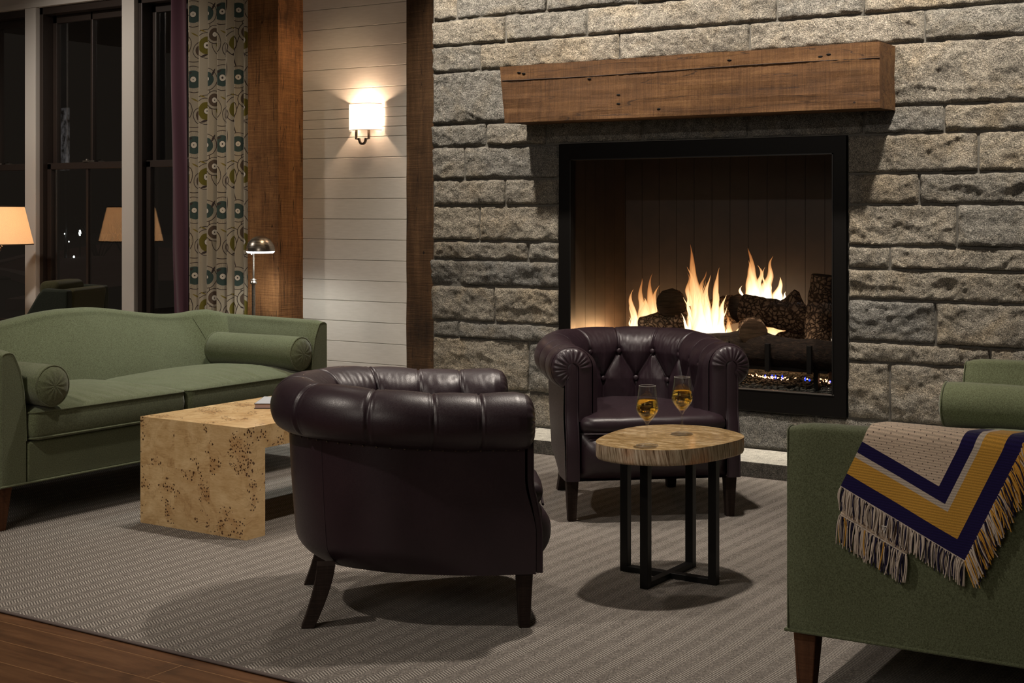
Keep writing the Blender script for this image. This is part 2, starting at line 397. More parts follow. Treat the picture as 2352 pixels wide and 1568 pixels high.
def mat_shiplap():
    m, nt = new_mat('white_boards'); g = N(nt); c = g.coord()
    n = g.noise(g.scale(c, (1.5, 1, 12)), 8, 4)
    col = g.ramp(n, [(0.3, (0.56, 0.525, 0.475)), (0.7, (0.62, 0.585, 0.535))])
    g.finish(col, 0.45, bump=n, bstr=0.05, bdist=0.002); M['white_boards'] = m
def mat_curtain():
    m, nt = new_mat('printed_linen'); g = N(nt)
    uv = g.coord('UV'); u0, v0, _ = g.sep(uv)
    PU, PV = 0.52, 0.45
    wob = g.noise(g.comb(g.math('MULTIPLY', u0, 3.0), g.math('MULTIPLY', v0, 3.0)), 3.0, 2)
    weave = g.noise(g.scale(uv, (900, 300, 1)), 1.0, 2)
    weave2 = g.noise(g.scale(uv, (300, 900, 1)), 1.0, 2)
    base = g.mix(g.maprange(g.math('ADD', weave, weave2), 0.7, 1.3), (0.30, 0.26, 0.19), (0.44, 0.385, 0.295))
    ww = g.math('MULTIPLY', g.math('SUBTRACT', wob, 0.5), 0.02)
    def dist(cx, cy, ax=1.0, ay=1.0):
        du = g.math('SUBTRACT', g.math('FRACT', g.math('ADD', g.math('DIVIDE', g.math('SUBTRACT', u0, cx), PU), 0.5)), 0.5)
        dv = g.math('SUBTRACT', g.math('FRACT', g.math('ADD', g.math('DIVIDE', g.math('SUBTRACT', v0, cy), PV), 0.5)), 0.5)
        return g.math('MULTIPLY', du, PU * ax), g.math('MULTIPLY', dv, PV * ay)
    col = base
    DK = (0.055, 0.040, 0.036)
    # stems: wavy verticals and cross arcs
    for cx, amp, phs in ((0.04, 0.022, 0.0), (0.235, 0.02, 2.1), (0.43, 0.024, 4.0)):
        du, dv = dist(cx, 0.0)
        wv = g.math('MULTIPLY', g.math('SINE', g.math('ADD', g.math('MULTIPLY', v0, 2 * PI / PV), phs)), amp)
        a = g.math('LESS_THAN', g.math('ABSOLUTE', g.math('SUBTRACT', du, wv)), 0.0026)
        col = g.mix(a, col, DK)
    for cy, k, cx, half in ((0.03, 3.2, 0.14, 0.09), (0.25, -2.6, 0.34, 0.10), (0.14, 2.8, 0.53, 0.08), (0.36, -3.0, 0.02, 0.07)):
        du, dv = dist(cx, cy)
        a = g.math('LESS_THAN', g.math('ABSOLUTE', g.math('SUBTRACT', dv, g.math('MULTIPLY', g.math('MULTIPLY', du, du), k))), 0.0026)
        a = g.math('MULTIPLY', a, g.math('LESS_THAN', g.math('ABSOLUTE', du), half))
        col = g.mix(a, col, DK)
    def flower(cx, cy, R, disc, ring, cream=(0.62, 0.57, 0.48), dr=0.68, cr=0.22):
        nonlocal col
        du, dv = dist(cx, cy)
        d = g.math('ADD', g.vmath('LENGTH', g.comb(du, dv, 0.0), out=1), ww)
        hat = g.math('SINE', g.math('MULTIPLY', g.math('ARCTAN2', dv, du), 80))
        ringc = g.mix(g.math('GREATER_THAN', hat, 0.0), ring, (0.45, 0.40, 0.31))
        col = g.mix(g.math('LESS_THAN', d, R), col, ringc)
        col = g.mix(g.math('LESS_THAN', g.math('ABSOLUTE', g.math('SUBTRACT', d, R)), 0.0024), col, DK)
        col = g.mix(g.math('LESS_THAN', d, R * dr), col, disc)
        col = g.mix(g.math('LESS_THAN', d, R * cr * 1.15), col, DK)
        col = g.mix(g.math('LESS_THAN', d, R * cr), col, cream)
        col = g.mix(g.math('LESS_THAN', d, R * cr * 0.25), col, DK)
    OL = (0.145, 0.120, 0.022); TE = (0.050, 0.078, 0.070); BR = (0.10, 0.07, 0.05)
    flower(0.04, 0.15, 0.090, OL, (0.30, 0.25, 0.17))
    flower(0.14, 0.36, 0.090, TE, (0.28, 0.24, 0.18))
    flower(0.33, 0.14, 0.090, OL, (0.30, 0.25, 0.17))
    flower(0.43, 0.355, 0.075, TE, (0.28, 0.24, 0.18))
    flower(0.20, 0.11, 0.060, BR, (0.30, 0.26, 0.20), dr=0.72, cr=0.38)
    flower(0.49, 0.21, 0.062, BR, (0.30, 0.26, 0.20), dr=0.72, cr=0.30)
    for cx, cy, ang, L, Wd, c3 in ((0.11, 0.40, 0.4, 0.026, 0.007, DK), (0.15, 0.22, -0.5, 0.028, 0.005, (0.20, 0.15, 0.03)), (0.31, 0.07, 0.3, 0.028, 0.008, DK),
                                (0.48, 0.40, 1.1, 0.030, 0.008, DK), (0.56, 0.06, -0.8, 0.026, 0.007, DK), (0.30, 0.24, -0.3, 0.024, 0.005, (0.20, 0.15, 0.03))):
        du, dv = dist(cx, cy)
        a = g.math('ADD', g.math('MULTIPLY', du, math.cos(ang)), g.math('MULTIPLY', dv, math.sin(ang)))
        b = g.math('SUBTRACT', g.math('MULTIPLY', dv, math.cos(ang)), g.math('MULTIPLY', du, math.sin(ang)))
        e = g.math('ADD', g.math('POWER', g.math('ABSOLUTE', g.math('DIVIDE', a, L)), 1.4), g.math('POWER', g.math('ABSOLUTE', g.math('DIVIDE', b, Wd)), 1.4))
        col = g.mix(g.math('LESS_THAN', e, 1.0), col, c3)
    g.finish(col, 0.95, bump=weave, bstr=0.1, bdist=0.002, sheen=0.1, spec=0.1)
    M['printed_linen'] = m
def mat_throw():
    m, nt = new_mat('knit_throw'); g = N(nt)
    uv = g.coord('UV'); u, v, _ = g.sep(uv)
    d = g.math('MINIMUM', u, v)      # metres from the two bordered edges
    kn = g.noise(g.scale(uv, (700, 420, 1)), 1.0, 2, 0.7)
    rib = g.math('SINE', g.math('MULTIPLY', g.math('ADD', u, g.math('MULTIPLY', v, 0.4)), 900))
    st = g.math('ADD', g.math('MULTIPLY', kn, 0.7), g.math('MULTIPLY', rib, 0.12))
    NAVY = (0.018, 0.012, 0.085); GOLD = (0.78, 0.42, 0.07); CREAM = (0.85, 0.68, 0.52); CR2 = (0.72, 0.62, 0.51)
    dots_u = g.math('SUBTRACT', g.math('FRACT', g.math('DIVIDE', g.math('ADD', u, v), 0.0195)), 0.5)
    dots_v = g.math('SUBTRACT', g.math('FRACT', g.math('DIVIDE', g.math('SUBTRACT', u, v), 0.0195)), 0.5)
    dd = g.math('MAXIMUM', g.math('ABSOLUTE', dots_u), g.math('ABSOLUTE', dots_v))
    cream = g.mix(g.math('LESS_THAN', dd, 0.085), CREAM, (0.09, 0.055, 0.05))
    def band(x): return g.math('GREATER_THAN', d, x)
    col = g.mix(band(0.037), NAVY, GOLD)
    col = g.mix(band(0.084), col, CR2)
    col = g.mix(band(0.0975), col, NAVY)
    col = g.mix(band(0.128), col, cream)
    col = g.mix(1.0, col, g.ramp(st, [(0.2, 0.62), (0.5, 1.0), (0.7, 1.2)]), 'MULTIPLY')
    g.finish(col, 0.95, bump=st, bstr=0.5, bdist=0.003, sheen=0.2, spec=0.1)
    M['knit_throw'] = m
def mat_fire_wall():
    m, nt = new_mat('firebox_panels'); g = N(nt); c = g.coord()
    n = g.noise(c, 14, 4, 0.6)
    col = g.ramp(n, [(0.3, (0.013, 0.008, 0.005)), (0.7, (0.022, 0.0135, 0.0085))])
    g.finish(col, 0.55, bump=n, bstr=0.1, bdist=0.002); M['firebox_panels'] = m
def mat_nickel():
    m, nt = new_mat('brushed_nickel'); g = N(nt); c = g.coord()
    n = g.noise(g.scale(c, (8, 8, 260)), 1.0, 3)
    g.finish((0.46, 0.42, 0.37), g.maprange(n, 0.3, 0.7, 0.22, 0.4), metal=1.0); M['brushed_nickel'] = m
mat_leather(); mat_rug(); mat_floor(); mat_stone(); mat_burl(); mat_slab(); mat_bark(); mat_char(); mat_flame()
mat_wool('green_wool', (0.038, 0.044, 0.016), (0.188, 0.217, 0.125))
mat_wool('dark_tweed', (0.008, 0.010, 0.008), (0.042, 0.050, 0.034), 0.1)
mat_wool('olive_tweed', (0.014, 0.014, 0.006), (0.085, 0.080, 0.035), 0.1)
mat_timber('post_timber', (0.080, 0.034, 0.014), (0.215, 0.100, 0.037), (0.36, 0.18, 0.07), 'Z')
mat_timber('mantel_timber', (0.036, 0.016, 0.006), (0.080, 0.037, 0.013), (0.130, 0.067, 0.025), 'X', br=1.0, blotch=0.7)
mat_timber('shaded_post_timber', (0.022, 0.011, 0.005), (0.062, 0.032, 0.014), (0.115, 0.062, 0.028), 'Z')  # same timber as the first post, shade darkened into its colour
mat_timber('leg_wood', (0.045, 0.016, 0.006), (0.09, 0.036, 0.015), (0.14, 0.06, 0.026), 'Z', br=0.1)
mat_timber('dark_leg_wood', (0.010, 0.006, 0.0045), (0.024, 0.014, 0.010), (0.045, 0.028, 0.02), 'Z', br=0.3)
mat_pane('window_glass', 0.13); mat_pane('fire_glass', 0.012, (0.93, 0.93, 0.93))
mat_glass(); mat_shiplap(); mat_curtain(); mat_throw(); mat_fire_wall(); mat_nickel()
mat_shade('sconce_shade_linen', (0.95, 0.90, 0.84), 0.55, 0.42, (1.0, 0.86, 0.72))
mat_shade('lamp_shade_linen', (0.80, 0.60, 0.40), 0.55, 0.28, (1.0, 0.80, 0.58))
simple('black_metal', (0.006, 0.0055, 0.005), 0.38, 0.3)
simple('black_frame', (0.0025, 0.0020, 0.0018), 0.5, 0.0, spec=0.12)
simple('frame_edge', (0.35, 0.33, 0.31), 0.3, 0.9)
simple('white_trim', (0.58, 0.55, 0.51), 0.45)
simple('ceiling_paint', (0.62, 0.58, 0.53), 0.8)
simple('bronze_sash', (0.030, 0.021, 0.017), 0.4)
simple('mortar', (0.085, 0.080, 0.070), 0.95)
simple('plum_velvet', (0.060, 0.013, 0.028), 0.9, sheen=0.6)
simple('dark_bronze', (0.11, 0.085, 0.065), 0.35, 0.8)
simple('chrome', (0.8, 0.8, 0.8), 0.08, 1.0)
simple('shade_rim', (0.10, 0.055, 0.03), 0.7)
simple('rug_binding', (0.085, 0.065, 0.058), 0.85)
simple('page_block', (0.42, 0.30, 0.28), 0.8)
simple('book_cover', (0.56, 0.58, 0.62), 0.35)
simple('book_board', (0.045, 0.03, 0.028), 0.6)
simple('lava_rock', (0.013, 0.0125, 0.009), 0.9)
simple('yarn_cream', (0.66, 0.57, 0.48), 0.95)
simple('yarn_navy', (0.014, 0.011, 0.045), 0.95)
simple('yarn_gold', (0.70, 0.37, 0.06), 0.95)
simple('glass_glint', (0.55, 0.54, 0.50), 0.15)  # opaque pale colour painting the bright highlight on glass edges
simple('thread_white', (0.75, 0.72, 0.68), 0.9)
simple('night_asphalt', (0.004, 0.004, 0.0045), 0.9)
simple('night_lawn', (0.010, 0.020, 0.008), 0.95)
simple('mulch', (0.075, 0.028, 0.026), 0.95)
simple('curb_stone', (0.16, 0.12, 0.12), 0.8)
simple('twig', (0.03, 0.02, 0.016), 0.9)
simple('facade', (0.004, 0.0035, 0.003), 0.9)
mat_emit('led_white', (1.0, 0.97, 0.93), 5.0)
mat_emit('street_white', (0.9, 1.0, 0.95), 2.6)
m_, nt_ = new_mat('street_dim'); g_ = N(nt_); c_ = g_.coord(); n_ = g_.noise(g_.scale(c_, (3, 3, 1.6)), 2.2, 6, 0.75)
e_ = g_.n('ShaderNodeEmission'); e_.inputs[0].default_value = (0.78, 0.74, 0.74, 1); g_.link(g_.maprange(n_, 0.42, 0.68, 0.0, 0.05), e_.inputs[1])
o_ = g_.n('ShaderNodeOutputMaterial'); g_.link(e_.outputs[0], o_.inputs[0]); M['street_dim'] = m_
mat_emit('ember', (1.0, 0.42, 0.18), 3.0)
mat_emit('gas_blue', (0.02, 0.06, 0.75), 0.9)

# ------------------------------------------------------------------ mesh helpers
class MB:
    def __init__(s): s.v = []; s.f = []; s.mi = []; s.uv = None
    def add(s, vs, fs, mi=0):
        o = len(s.v); s.v += [tuple(p) for p in vs]; s.f += [tuple(i + o for i in f) for f in fs]; s.mi += [mi] * len(fs)
        return s
    def box(s, x0, x1, y0, y1, z0, z1, mi=0):
        vs = [(x0, y0, z0), (x1, y0, z0), (x1, y1, z0), (x0, y1, z0), (x0, y0, z1), (x1, y0, z1), (x1, y1, z1), (x0, y1, z1)]
        return s.add(vs, [(0, 3, 2, 1), (4, 5, 6, 7), (0, 1, 5, 4), (1, 2, 6, 5), (2, 3, 7, 6), (3, 0, 4, 7)], mi)
    def loft(s, rings, closed=True, cap=True, mi=0):
        n = len(rings[0]); vs = [p for r in rings for p in r]; fs = []
        for i in range(len(rings) - 1):
            for j in range(n if closed else n - 1):
                k = (j + 1) % n
                fs.append((i * n + j, i * n + k, (i + 1) * n + k, (i + 1) * n + j))
        if cap and closed:
            fs.append(tuple(range(n - 1, -1, -1))); fs.append(tuple((len(rings) - 1) * n + j for j in range(n)))
        return s.add(vs, fs, mi)
    def tube(s, pts, r, n=8, closed=False, mi=0):
        pts = [Vector(p) for p in pts]; m = len(pts)
        rs = r if hasattr(r, '__len__') else [r] * m
        rings = []; up = None
        for i, p in enumerate(pts):
            if closed: t = pts[(i + 1) % m] - pts[i - 1]
            else: t = pts[min(i + 1, m - 1)] - pts[max(i - 1, 0)]
            t = t.normalized() if t.length > 1e-9 else Vector((0, 0, 1))
            if up is None:
                up = Vector((0, 0, 1)) if abs(t.z) < 0.9 else Vector((1, 0, 0))
            a = t.cross(up)
            if a.length < 1e-6: a = t.orthogonal()
            a.normalize(); b = a.cross(t).normalized(); up = b
            rings.append([p + a * (math.cos(2 * PI * k / n) * rs[i]) + b * (math.sin(2 * PI * k / n) * rs[i]) for k in range(n)])
        if closed:
            rings.append(rings[0])
            return s.loft(rings, cap=False, mi=mi)
        return s.loft(rings, mi=mi)
    def lathe(s, prof, n=32, c=(0, 0, 0), mi=0, cap=False, axis='Z'):
        rings = []
        for r, z in prof:
            ring = []
            for k in range(n):
                a = 2 * PI * k / n
                p = (r * math.cos(a), r * math.sin(a), z)
                if axis == 'X': p = (z, p[0], p[1])
                ring.append((c[0] + p[0], c[1] + p[1], c[2] + p[2]))
            rings.append(ring)
        return s.loft(rings, cap=cap, mi=mi)
    def sphere(s, c, r, nu=10, nv=6, sc=(1, 1, 1), mi=0):
        pr = []
        vs = []; fs = []
        rings = []
        for i in range(nv + 1):
            a = PI * i / nv
            rings.append([(c[0] + sc[0] * r * math.sin(a) * math.cos(2 * PI * k / nu), c[1] + sc[1] * r * math.sin(a) * math.sin(2 * PI * k / nu), c[2] - sc[2] * r * math.cos(a)) for k in range(nu)])
        return s.loft(rings, cap=False, mi=mi)
    def grid(s, fn, nu, nv, mi=0):
        vs = [fn(i / (nu - 1), j / (nv - 1)) for i in range(nu) for j in range(nv)]
        fs = [(i * nv + j, (i + 1) * nv + j, (i + 1) * nv + j + 1, i * nv + j + 1) for i in range(nu - 1) for j in range(nv - 1)]
        return s.add(vs, fs, mi)
    def prism(s, outline, axis, a, b, mi=0):
        def P(u, v, w): return {'X': (w, u, v), 'Y': (u, w, v), 'Z': (u, v, w)}[axis]
        return s.loft([[P(u, v, a) for u, v in outline], [P(u, v, b) for u, v in outline]], mi=mi)
    def build(s, name, mats, parent=None, smooth=True, loc=None, bevel=0, segs=2, angle=35):
        me = bpy.data.meshes.new(name)
        me.from_pydata([tuple(p) for p in s.v], [], s.f)
        if not isinstance(mats, (list, tuple)): mats = [mats]
        for mname in mats: me.materials.append(M[mname])
        me.polygons.foreach_set('material_index', s.mi)
        bm = bmesh.new(); bm.from_mesh(me); bmesh.ops.recalc_face_normals(bm, faces=bm.faces); bm.to_mesh(me); bm.free()
        if smooth:
            me.polygons.foreach_set('use_smooth', [True] * len(me.polygons))
            try: me.set_sharp_from_angle(angle=math.radians(angle if smooth is True else smooth))
            except Exception: pass
        if s.uv is not None:
            l = me.uv_layers.new(name='UVMap')
            for lp in me.loops: l.data[lp.index].uv = s.uv[lp.vertex_index]
        me.update()
        o = bpy.data.objects.new(name, me); COL.objects.link(o)
        if parent is not None: o.parent = parent
        if loc is not None: o.location = loc
        if bevel:
            md = o.modifiers.new('bevel', 'BEVEL'); md.width = bevel; md.segments = segs; md.limit_method = 'ANGLE'; md.angle_limit = math.radians(40)
        return o
def tag(o, label=None, cat=None, group=None, kind=None):
    if label: o['label'] = label
    if cat: o['category'] = cat
    if group: o['group'] = group
    if kind: o['kind'] = kind
    return o
def thing(name, label, cat, loc=(0, 0, 0), rz=0, group=None):
    o = bpy.data.objects.new(name, None); COL.objects.link(o); o.location = loc; o.rotation_euler = (0, 0, rz)
    o.empty_display_size = 0.1
    return tag(o, label, cat, group)
def struct(o, label=None, cat=None): o['kind'] = 'structure'; return tag(o, label, cat)
def copy_tree(o, parent=None):
    c = o.copy(); COL.objects.link(c); c.parent = parent
    for ch in list(o.children): copy_tree(ch, c)
    return c
def fr(p, o=3, h=0.7, s=0.0):
    return noise.fractal(Vector(p) + Vector((s, s * 1.7, s * 0.3)), h, 2.0, o)
def sm(x): x = max(0.0, min(1.0, x)); return x * x * (3 - 2 * x)
def solid_box(name, mat, *b, parent=None, bevel=0.0, segs=2):
    """box part whose origin sits at its centre"""
    c = ((b[0] + b[1]) / 2, (b[2] + b[3]) / 2, (b[4] + b[5]) / 2)
    m = MB().box(b[0] - c[0], b[1] - c[0], b[2] - c[1], b[3] - c[1], b[4] - c[2], b[5] - c[2])
    return m.build(name, mat, parent, loc=c, bevel=bevel, segs=segs)
def pillow(mb, outline, z0, z1, edge, crown=0.02, nr=12, wr=0.0, seed=0.0, under=0.0):
    n = len(outline); cx = sum(p[0] for p in outline) / n; cy = sum(p[1] for p in outline) / n
    size = max(max(abs(p[0] - cx), abs(p[1] - cy)) for p in outline)
    e = edge / size; h = (z1 - z0) / 2; zm = (z0 + z1) / 2
    prof = [(0.0, z0 - under), (0.5, z0 - under * 0.75), (1 - e * 1.6, z0)]
    for i in range(0, 9):
        a = -PI / 2 + PI * i / 8
        prof.append((1 - e + e * math.cos(a), zm + h * math.sin(a)))
    for i in range(1, nr + 1):
        k = (1 - e) * (1 - i / nr); prof.append((k, z1))
    rings = []
    for q, (k, z) in enumerate(prof):
        ring = []
        for (x, y) in outline:
            px, py = cx + (x - cx) * k, cy + (y - cy) * k; pz = z
            if q > 11: pz += crown * (1 - (k / (1 - e)) ** 2.2)
            if wr and q > 8: pz += wr * fr((px * 9, py * 9, z * 3), 3, 0.7, seed) * min(1, k * 1.2)
            ring.append((px, py, pz))
        rings.append(ring)
    mb.loft(rings, cap=False)
    return mb

# ------------------------------------------------------------------ the setting
YW = 6.56      # stone face
YS = 7.24      # boarded wall
struct(MB().box(-14, 3.5, -3, YS + 0.3, -0.05, 0).build('floor', 'wood_floor', smooth=False))
struct(MB().box(-14, 3.5, -3, YS + 0.3, 3.32, 3.42).build('ceiling', 'ceiling_paint', smooth=False))

rows = [  # z0, z1, joints left of the opening, joints right of it
    (0.08, 0.268, [-4.60, -4.02, -3.30, -2.556, -1.90, -1.30]),
    (0.268, 0.541, [-4.196, -2.192, -1.35]),
    (0.541, 0.637, [-4.664, -1.731, -1.1]),
    (0.637, 0.836, [-4.417, -1.976, -1.25]),
    (0.836, 0.980, [-1.50]),
    (0.980, 1.087, [-4.20, -2.192, -1.40]),
    (1.087, 1.284, [-4.521, -1.88, -1.2]),
    (1.284, 1.430, [-4.349, -2.052, -1.15]),
    (1.430, 1.614, [-4.625, -1.785, -1.1]),
    (1.614, 1.742, [-4.475, -4.088, -3.499, -2.907, -2.318, -1.938, -1.25]),
    (1.742, 2.036, [-3.2, -1.35]),
    (2.036, 2.183, [-4.517, -3.635, -2.90, -2.028, -1.4]),
    (2.183, 2.331, [-4.348, -3.831, -2.756, -2.318, -1.5]),
    (2.331, 2.478, [-4.677, -4.084, -3.526, -2.62, -1.8]),
    (2.478, 2.70, [-4.3, -3.3, -2.3, -1.4]),
    (2.70, 3.0, [-4.5, -3.7, -2.8, -1.9]),
    (3.0, 3.32, [-4.2, -3.2, -2.1]),
]
def stone_wall():
    mb = MB(); XL, XR = -4.85, -0.55; OX0, OX1 = -3.999, -2.396
    rnd = random.Random(5)
    for z0, z1, js in rows:
        xs = [XL] + js + [XR]
        if 0.268 <= z0 < 1.6:
            segs = []
            for a, b in zip(xs[:-1], xs[1:]):
                if b <= OX0: segs.append((a, b))
                elif a < OX0: segs.append((a, OX0))
                if b > OX1 and a >= OX1: segs.append((a, b))
                elif b > OX1 and a < OX1: segs.append((OX1, b))
            segs = sorted(set(segs))
        else: segs = list(zip(xs[:-1], xs[1:]))
        for a, b in segs:
            hi = z0 > 2.5
            st = 0.03 if hi else 0.0085
            smooth_st = (abs(z0 - 1.614) < 0.01 and a > -4.1 and b < -2.3) or z0 < 0.1
            g = 0.0035
            x0, x1 = a + g, b - g; za, zb = z0 + g, z1 - g
            if a == XL: x0 += rnd.uniform(-0.012, 0.012)
            nx = max(6, int((x1 - x0) / st)); nz = max(6, int((zb - za) / st))
            sd = rnd.uniform(0, 90); amp = rnd.uniform(0.75, 1.25); tilt = rnd.uniform(-0.012, 0.012)
            rock = 0.25 if smooth_st else 1.0
            vs = []
            for i in range(nx + 1):
                u = i / nx; x = x0 + (x1 - x0) * u
                for j in range(nz + 1):
                    v = j / nz; z = za + (zb - za) * v
                    e = min(x - x0, x1 - x, z - za, zb - z)
                    ej = max(0.0, e + 0.006 * rock * noise.noise(Vector((x * 30, z * 30, sd))))
                    ed = 1 - math.exp(-ej / (0.0055 if rock == 1 else 0.003))
                    p = (x * 4.2, z * 6.5, sd)
                    big = fr(p, 2, 0.9)
                    ridge = 1 - abs(noise.noise(Vector((x * 7 + sd, z * 11, 3.1)))) * 2
                    fine = noise.fractal(Vector((x * 34, z * 34, sd)), 0.5, 2.0, 3)
                    d = 0.010 + rock * (0.010 * amp + 0.014 * big * amp + 0.009 * ridge * ridge + 0.005 * fine + tilt * (v - 0.5))
                    d = max(d, 0.002)
                    jx = 0.003 * noise.noise(Vector((x * 25, z * 25, 8 + sd))) if 0 < i < nx and 0 < j < nz else 0
                    vs.append((x + jx, YW + 0.012 - ed * d, z))
            fs = [(i * (nz + 1) + j, (i + 1) * (nz + 1) + j, (i + 1) * (nz + 1) + j + 1, i * (nz + 1) + j + 1) for i in range(nx) for j in range(nz)]
            # skirt back into the wall
            per = [i * (nz + 1) for i in range(nx + 1)] + [nx * (nz + 1) + j for j in range(1, nz + 1)] + [i * (nz + 1) + nz for i in range(nx - 1, -1, -1)] + [j for j in range(nz - 1, 0, -1)]
            o = len(vs)
            vs += [(vs[k][0], YW + 0.05, vs[k][2]) for k in per]
            m_ = len(per)
            fs += [(per[k], per[(k + 1) % m_], o + (k + 1) % m_, o + k) for k in range(m_)]
            mb.add(vs, fs)
    # mortar body of the chimney breast around the firebox
    for b in ((-4.845, OX0, 0.0, 3.32), (OX1, XR, 0.0, 3.32), (OX0, OX1, 0.0, 0.268), (OX0, OX1, 1.614, 3.32)):
        mb.box(b[0], b[1], YW + 0.009, YS, b[2], b[3], mi=1)
    # quoins returned along the west flank
    for z0, z1, js in rows:
        mb.box(-4.875 + 0.01 * random.random(), -4.84, YW + 0.05, YS - 0.01, z0 + 0.004, z1 - 0.004)
    return mb.build('wall_chimney', ['granite', 'mortar'], smooth=60)
struct(stone_wall())

# boarded wall between the posts
mb = MB()
zb = 0.0; BH = 0.1335; k = 0
while zb < 3.32:
    h = BH
    kk = zb
    if 1.72 < zb < 1.86: h = 0.062
    mb.box(-6.45, -4.80, YS, YS + 0.02, zb + 0.0016, min(zb + h - 0.0016, 3.33))
    zb += h
mb.box(-6.45, -4.80, YS + 0.008, YS + 0.12, 0, 3.33)
struct(mb.build('wall_boarded', 'white_boards', smooth=False, bevel=0.0012, segs=1))
# far right wall stub east of chimney keeps the room closed
struct(MB().box(-0.56, 3.5, YS, YS + 0.1, 0, 3.33).build('wall_right', 'white_boards', smooth=False))

def post(name, x0, x1, y0, y1, mat='post_timber'):
    cx, cy = (x0 + x1) / 2, (y0 + y1) / 2; hx, hy = (x1 - x0) / 2, (y1 - y0) / 2
    mb = MB(); n = 120; rings = []
    per = [(-hx, -hy), (-hx * .33, -hy), (hx * .33, -hy), (hx, -hy), (hx, -hy * .33), (hx, hy * .33), (hx, hy), (-hx, hy), (-hx, 0)]
    for i in range(n + 1):
        z = 3.32 * i / n
        rings.append([(px + 0.0025 * noise.noise(Vector((px * 9, py * 9 + 3, z * 6))), py + 0.0025 * noise.noise(Vector((px * 9 + 7, py * 9, z * 6))), z) for px, py in per])
    mb.loft(rings)
    return struct(mb.build(name, mat, loc=(cx, cy, 0), smooth=False, bevel=0.004, segs=2))
post('trim_1', -6.70, -6.425, 7.0, 7.30)
post('trim_2', -5.372, -5.05, 7.0, 7.26, 'shaded_post_timber')

# hearth slabs
mb = MB()
for a, b in ((-5.10, -4.14), (-4.135, -2.95), (-2.945, -1.75), (-1.745, -0.55)):
    mb.box(a, b, 6.215, YW + 0.01, 0.0, 0.078)
hs = mb.build('hearth_slab', ['honed_granite', 'rough_granite'], bevel=0.004, segs=2)
for p_ in hs.data.polygons:
    if abs(p_.normal.z) < 0.5: p_.material_index = 1
struct(hs)

# windows
YG = 7.30
def window(n, x0, x1):
    root = MB()
    f = 0.05
    # outer frame
    root.box(x0, x0 + f, YG - 0.06, YG + 0.10, 0.28, 2.83).box(x1 - f, x1, YG - 0.06, YG + 0.10, 0.28, 2.83)
    root.box(x0, x1, YG - 0.06, YG + 0.10, 2.77, 2.83).box(x0, x1, YG - 0.06, YG + 0.10, 0.28, 0.34)
    w = struct(root.build('window_%d' % n, 'bronze_sash', smooth=False, bevel=0.003))
    a, b = x0 + f, x1 - f; mid = (a + b) / 2
    up = MB(); y0, y1 = YG + 0.035, YG + 0.075; s = 0.045
    up.box(a, a + s, y0, y1, 1.60, 2.77).box(b - s, b, y0, y1, 1.60, 2.77).box(a, b, y0, y1, 2.71, 2.77).box(a, b, y0, y1, 1.575, 1.625)
    up.box(mid - 0.012, mid + 0.012, y0, y1, 1.6, 2.77)
    u = up.build('upper_sash', 'bronze_sash', w, smooth=False, bevel=0.003)
    MB().box(a + s - .01, b - s + .01, (y0 + y1) / 2 - 0.002, (y0 + y1) / 2 + 0.002, 1.61, 2.73).build('glass_pane', 'window_glass', u, smooth=False)
    lo = MB(); y0, y1 = YG - 0.02, YG + 0.025
    lo.box(a, a + s, y0, y1, 0.34, 1.62).box(b - s, b, y0, y1, 0.34, 1.62).box(a, b, y0, y1, 1.575, 1.625).box(a, b, y0, y1, 0.34, 0.40)
    lo.box(mid - 0.012, mid + 0.012, y0 + .01, y1, 0.36, 1.6)
    l = lo.build('lower_sash', 'bronze_sash', w, smooth=False, bevel=0.003)
    MB().box(a + s - .01, b - s + .01, (y0 + y1) / 2 - 0.002, (y0 + y1) / 2 + 0.002, 0.38, 1.6).build('glass_pane', 'window_glass', l, smooth=False)
    lk = MB(); lk.box(mid - 0.03, mid + 0.03, y0 - 0.006, y1 + .01, 1.625, 1.638); lk.lathe([(0.012, 0), (0.012, 0.012), (0, 0.013)], 12, (mid, YG - .01, 1.637))
    lk.build('sash_lock', 'brushed_nickel', l)
    return w
window(1, -10.27, -9.20)
window(2, -9.13, -8.14)
window(3, -8.03, -7.10)
k = 3
for a, b in ((-9.245, -9.118), (-8.150, -8.020), (-7.105, -6.70), (-10.42, -10.265)):
    struct(MB().box(a, b, YG - 0.10, YG + 0.10, 0.0, 2.824).build('trim_%d' % k, 'white_trim', smooth=False, bevel=0.004)); k += 1
struct(MB().box(-14, -6.69, YG - 0.10, YG + 0.10, 2.825, 2.865).build('trim_%d' % k, 'white_trim', smooth=False, bevel=0.003)); k += 1
struct(MB().box(-14, -6.69, YG - 0.085, YG + 0.10, 2.865, 3.33).box(-14, -6.69, YG - 0.085, YG + 0.10, 0, 0.28).box(-14, -10.4, YG - 0.085, YG + 0.1, 0.2, 2.9)
       .build('wall_window', 'ceiling_paint', smooth=False))
struct(MB().box(-10.4, -6.72, YG - 0.16, YG - 0.06, 0.255, 0.285).build('trim_%d' % k, 'white_trim', smooth=False, bevel=0.004))

# ------------------------------------------------------------------ rug
rg = thing('area_rug', 'taupe herringbone striped wool rug covering the wood floor between the sofas', 'rug')
MB().box(-7.2, 1.6, 2.86, 6.205, 0.0, 0.008).build('woven_field', 'rug', rg, smooth=False)
for yy in (2.856, 6.2045):
    mb = MB(); mb.loft([[(x, yy + 0.0075 * math.cos(a), 0.0045 + 0.0042 * math.sin(a)) for a in np.linspace(0, 2 * PI, 12, endpoint=False)] for x in (-7.2, 1.6)])
    tag(mb.build('bound_edge', 'rug_binding', rg), 'plain brown bound edge')
rg.rotation_euler = (0, 0, 0)

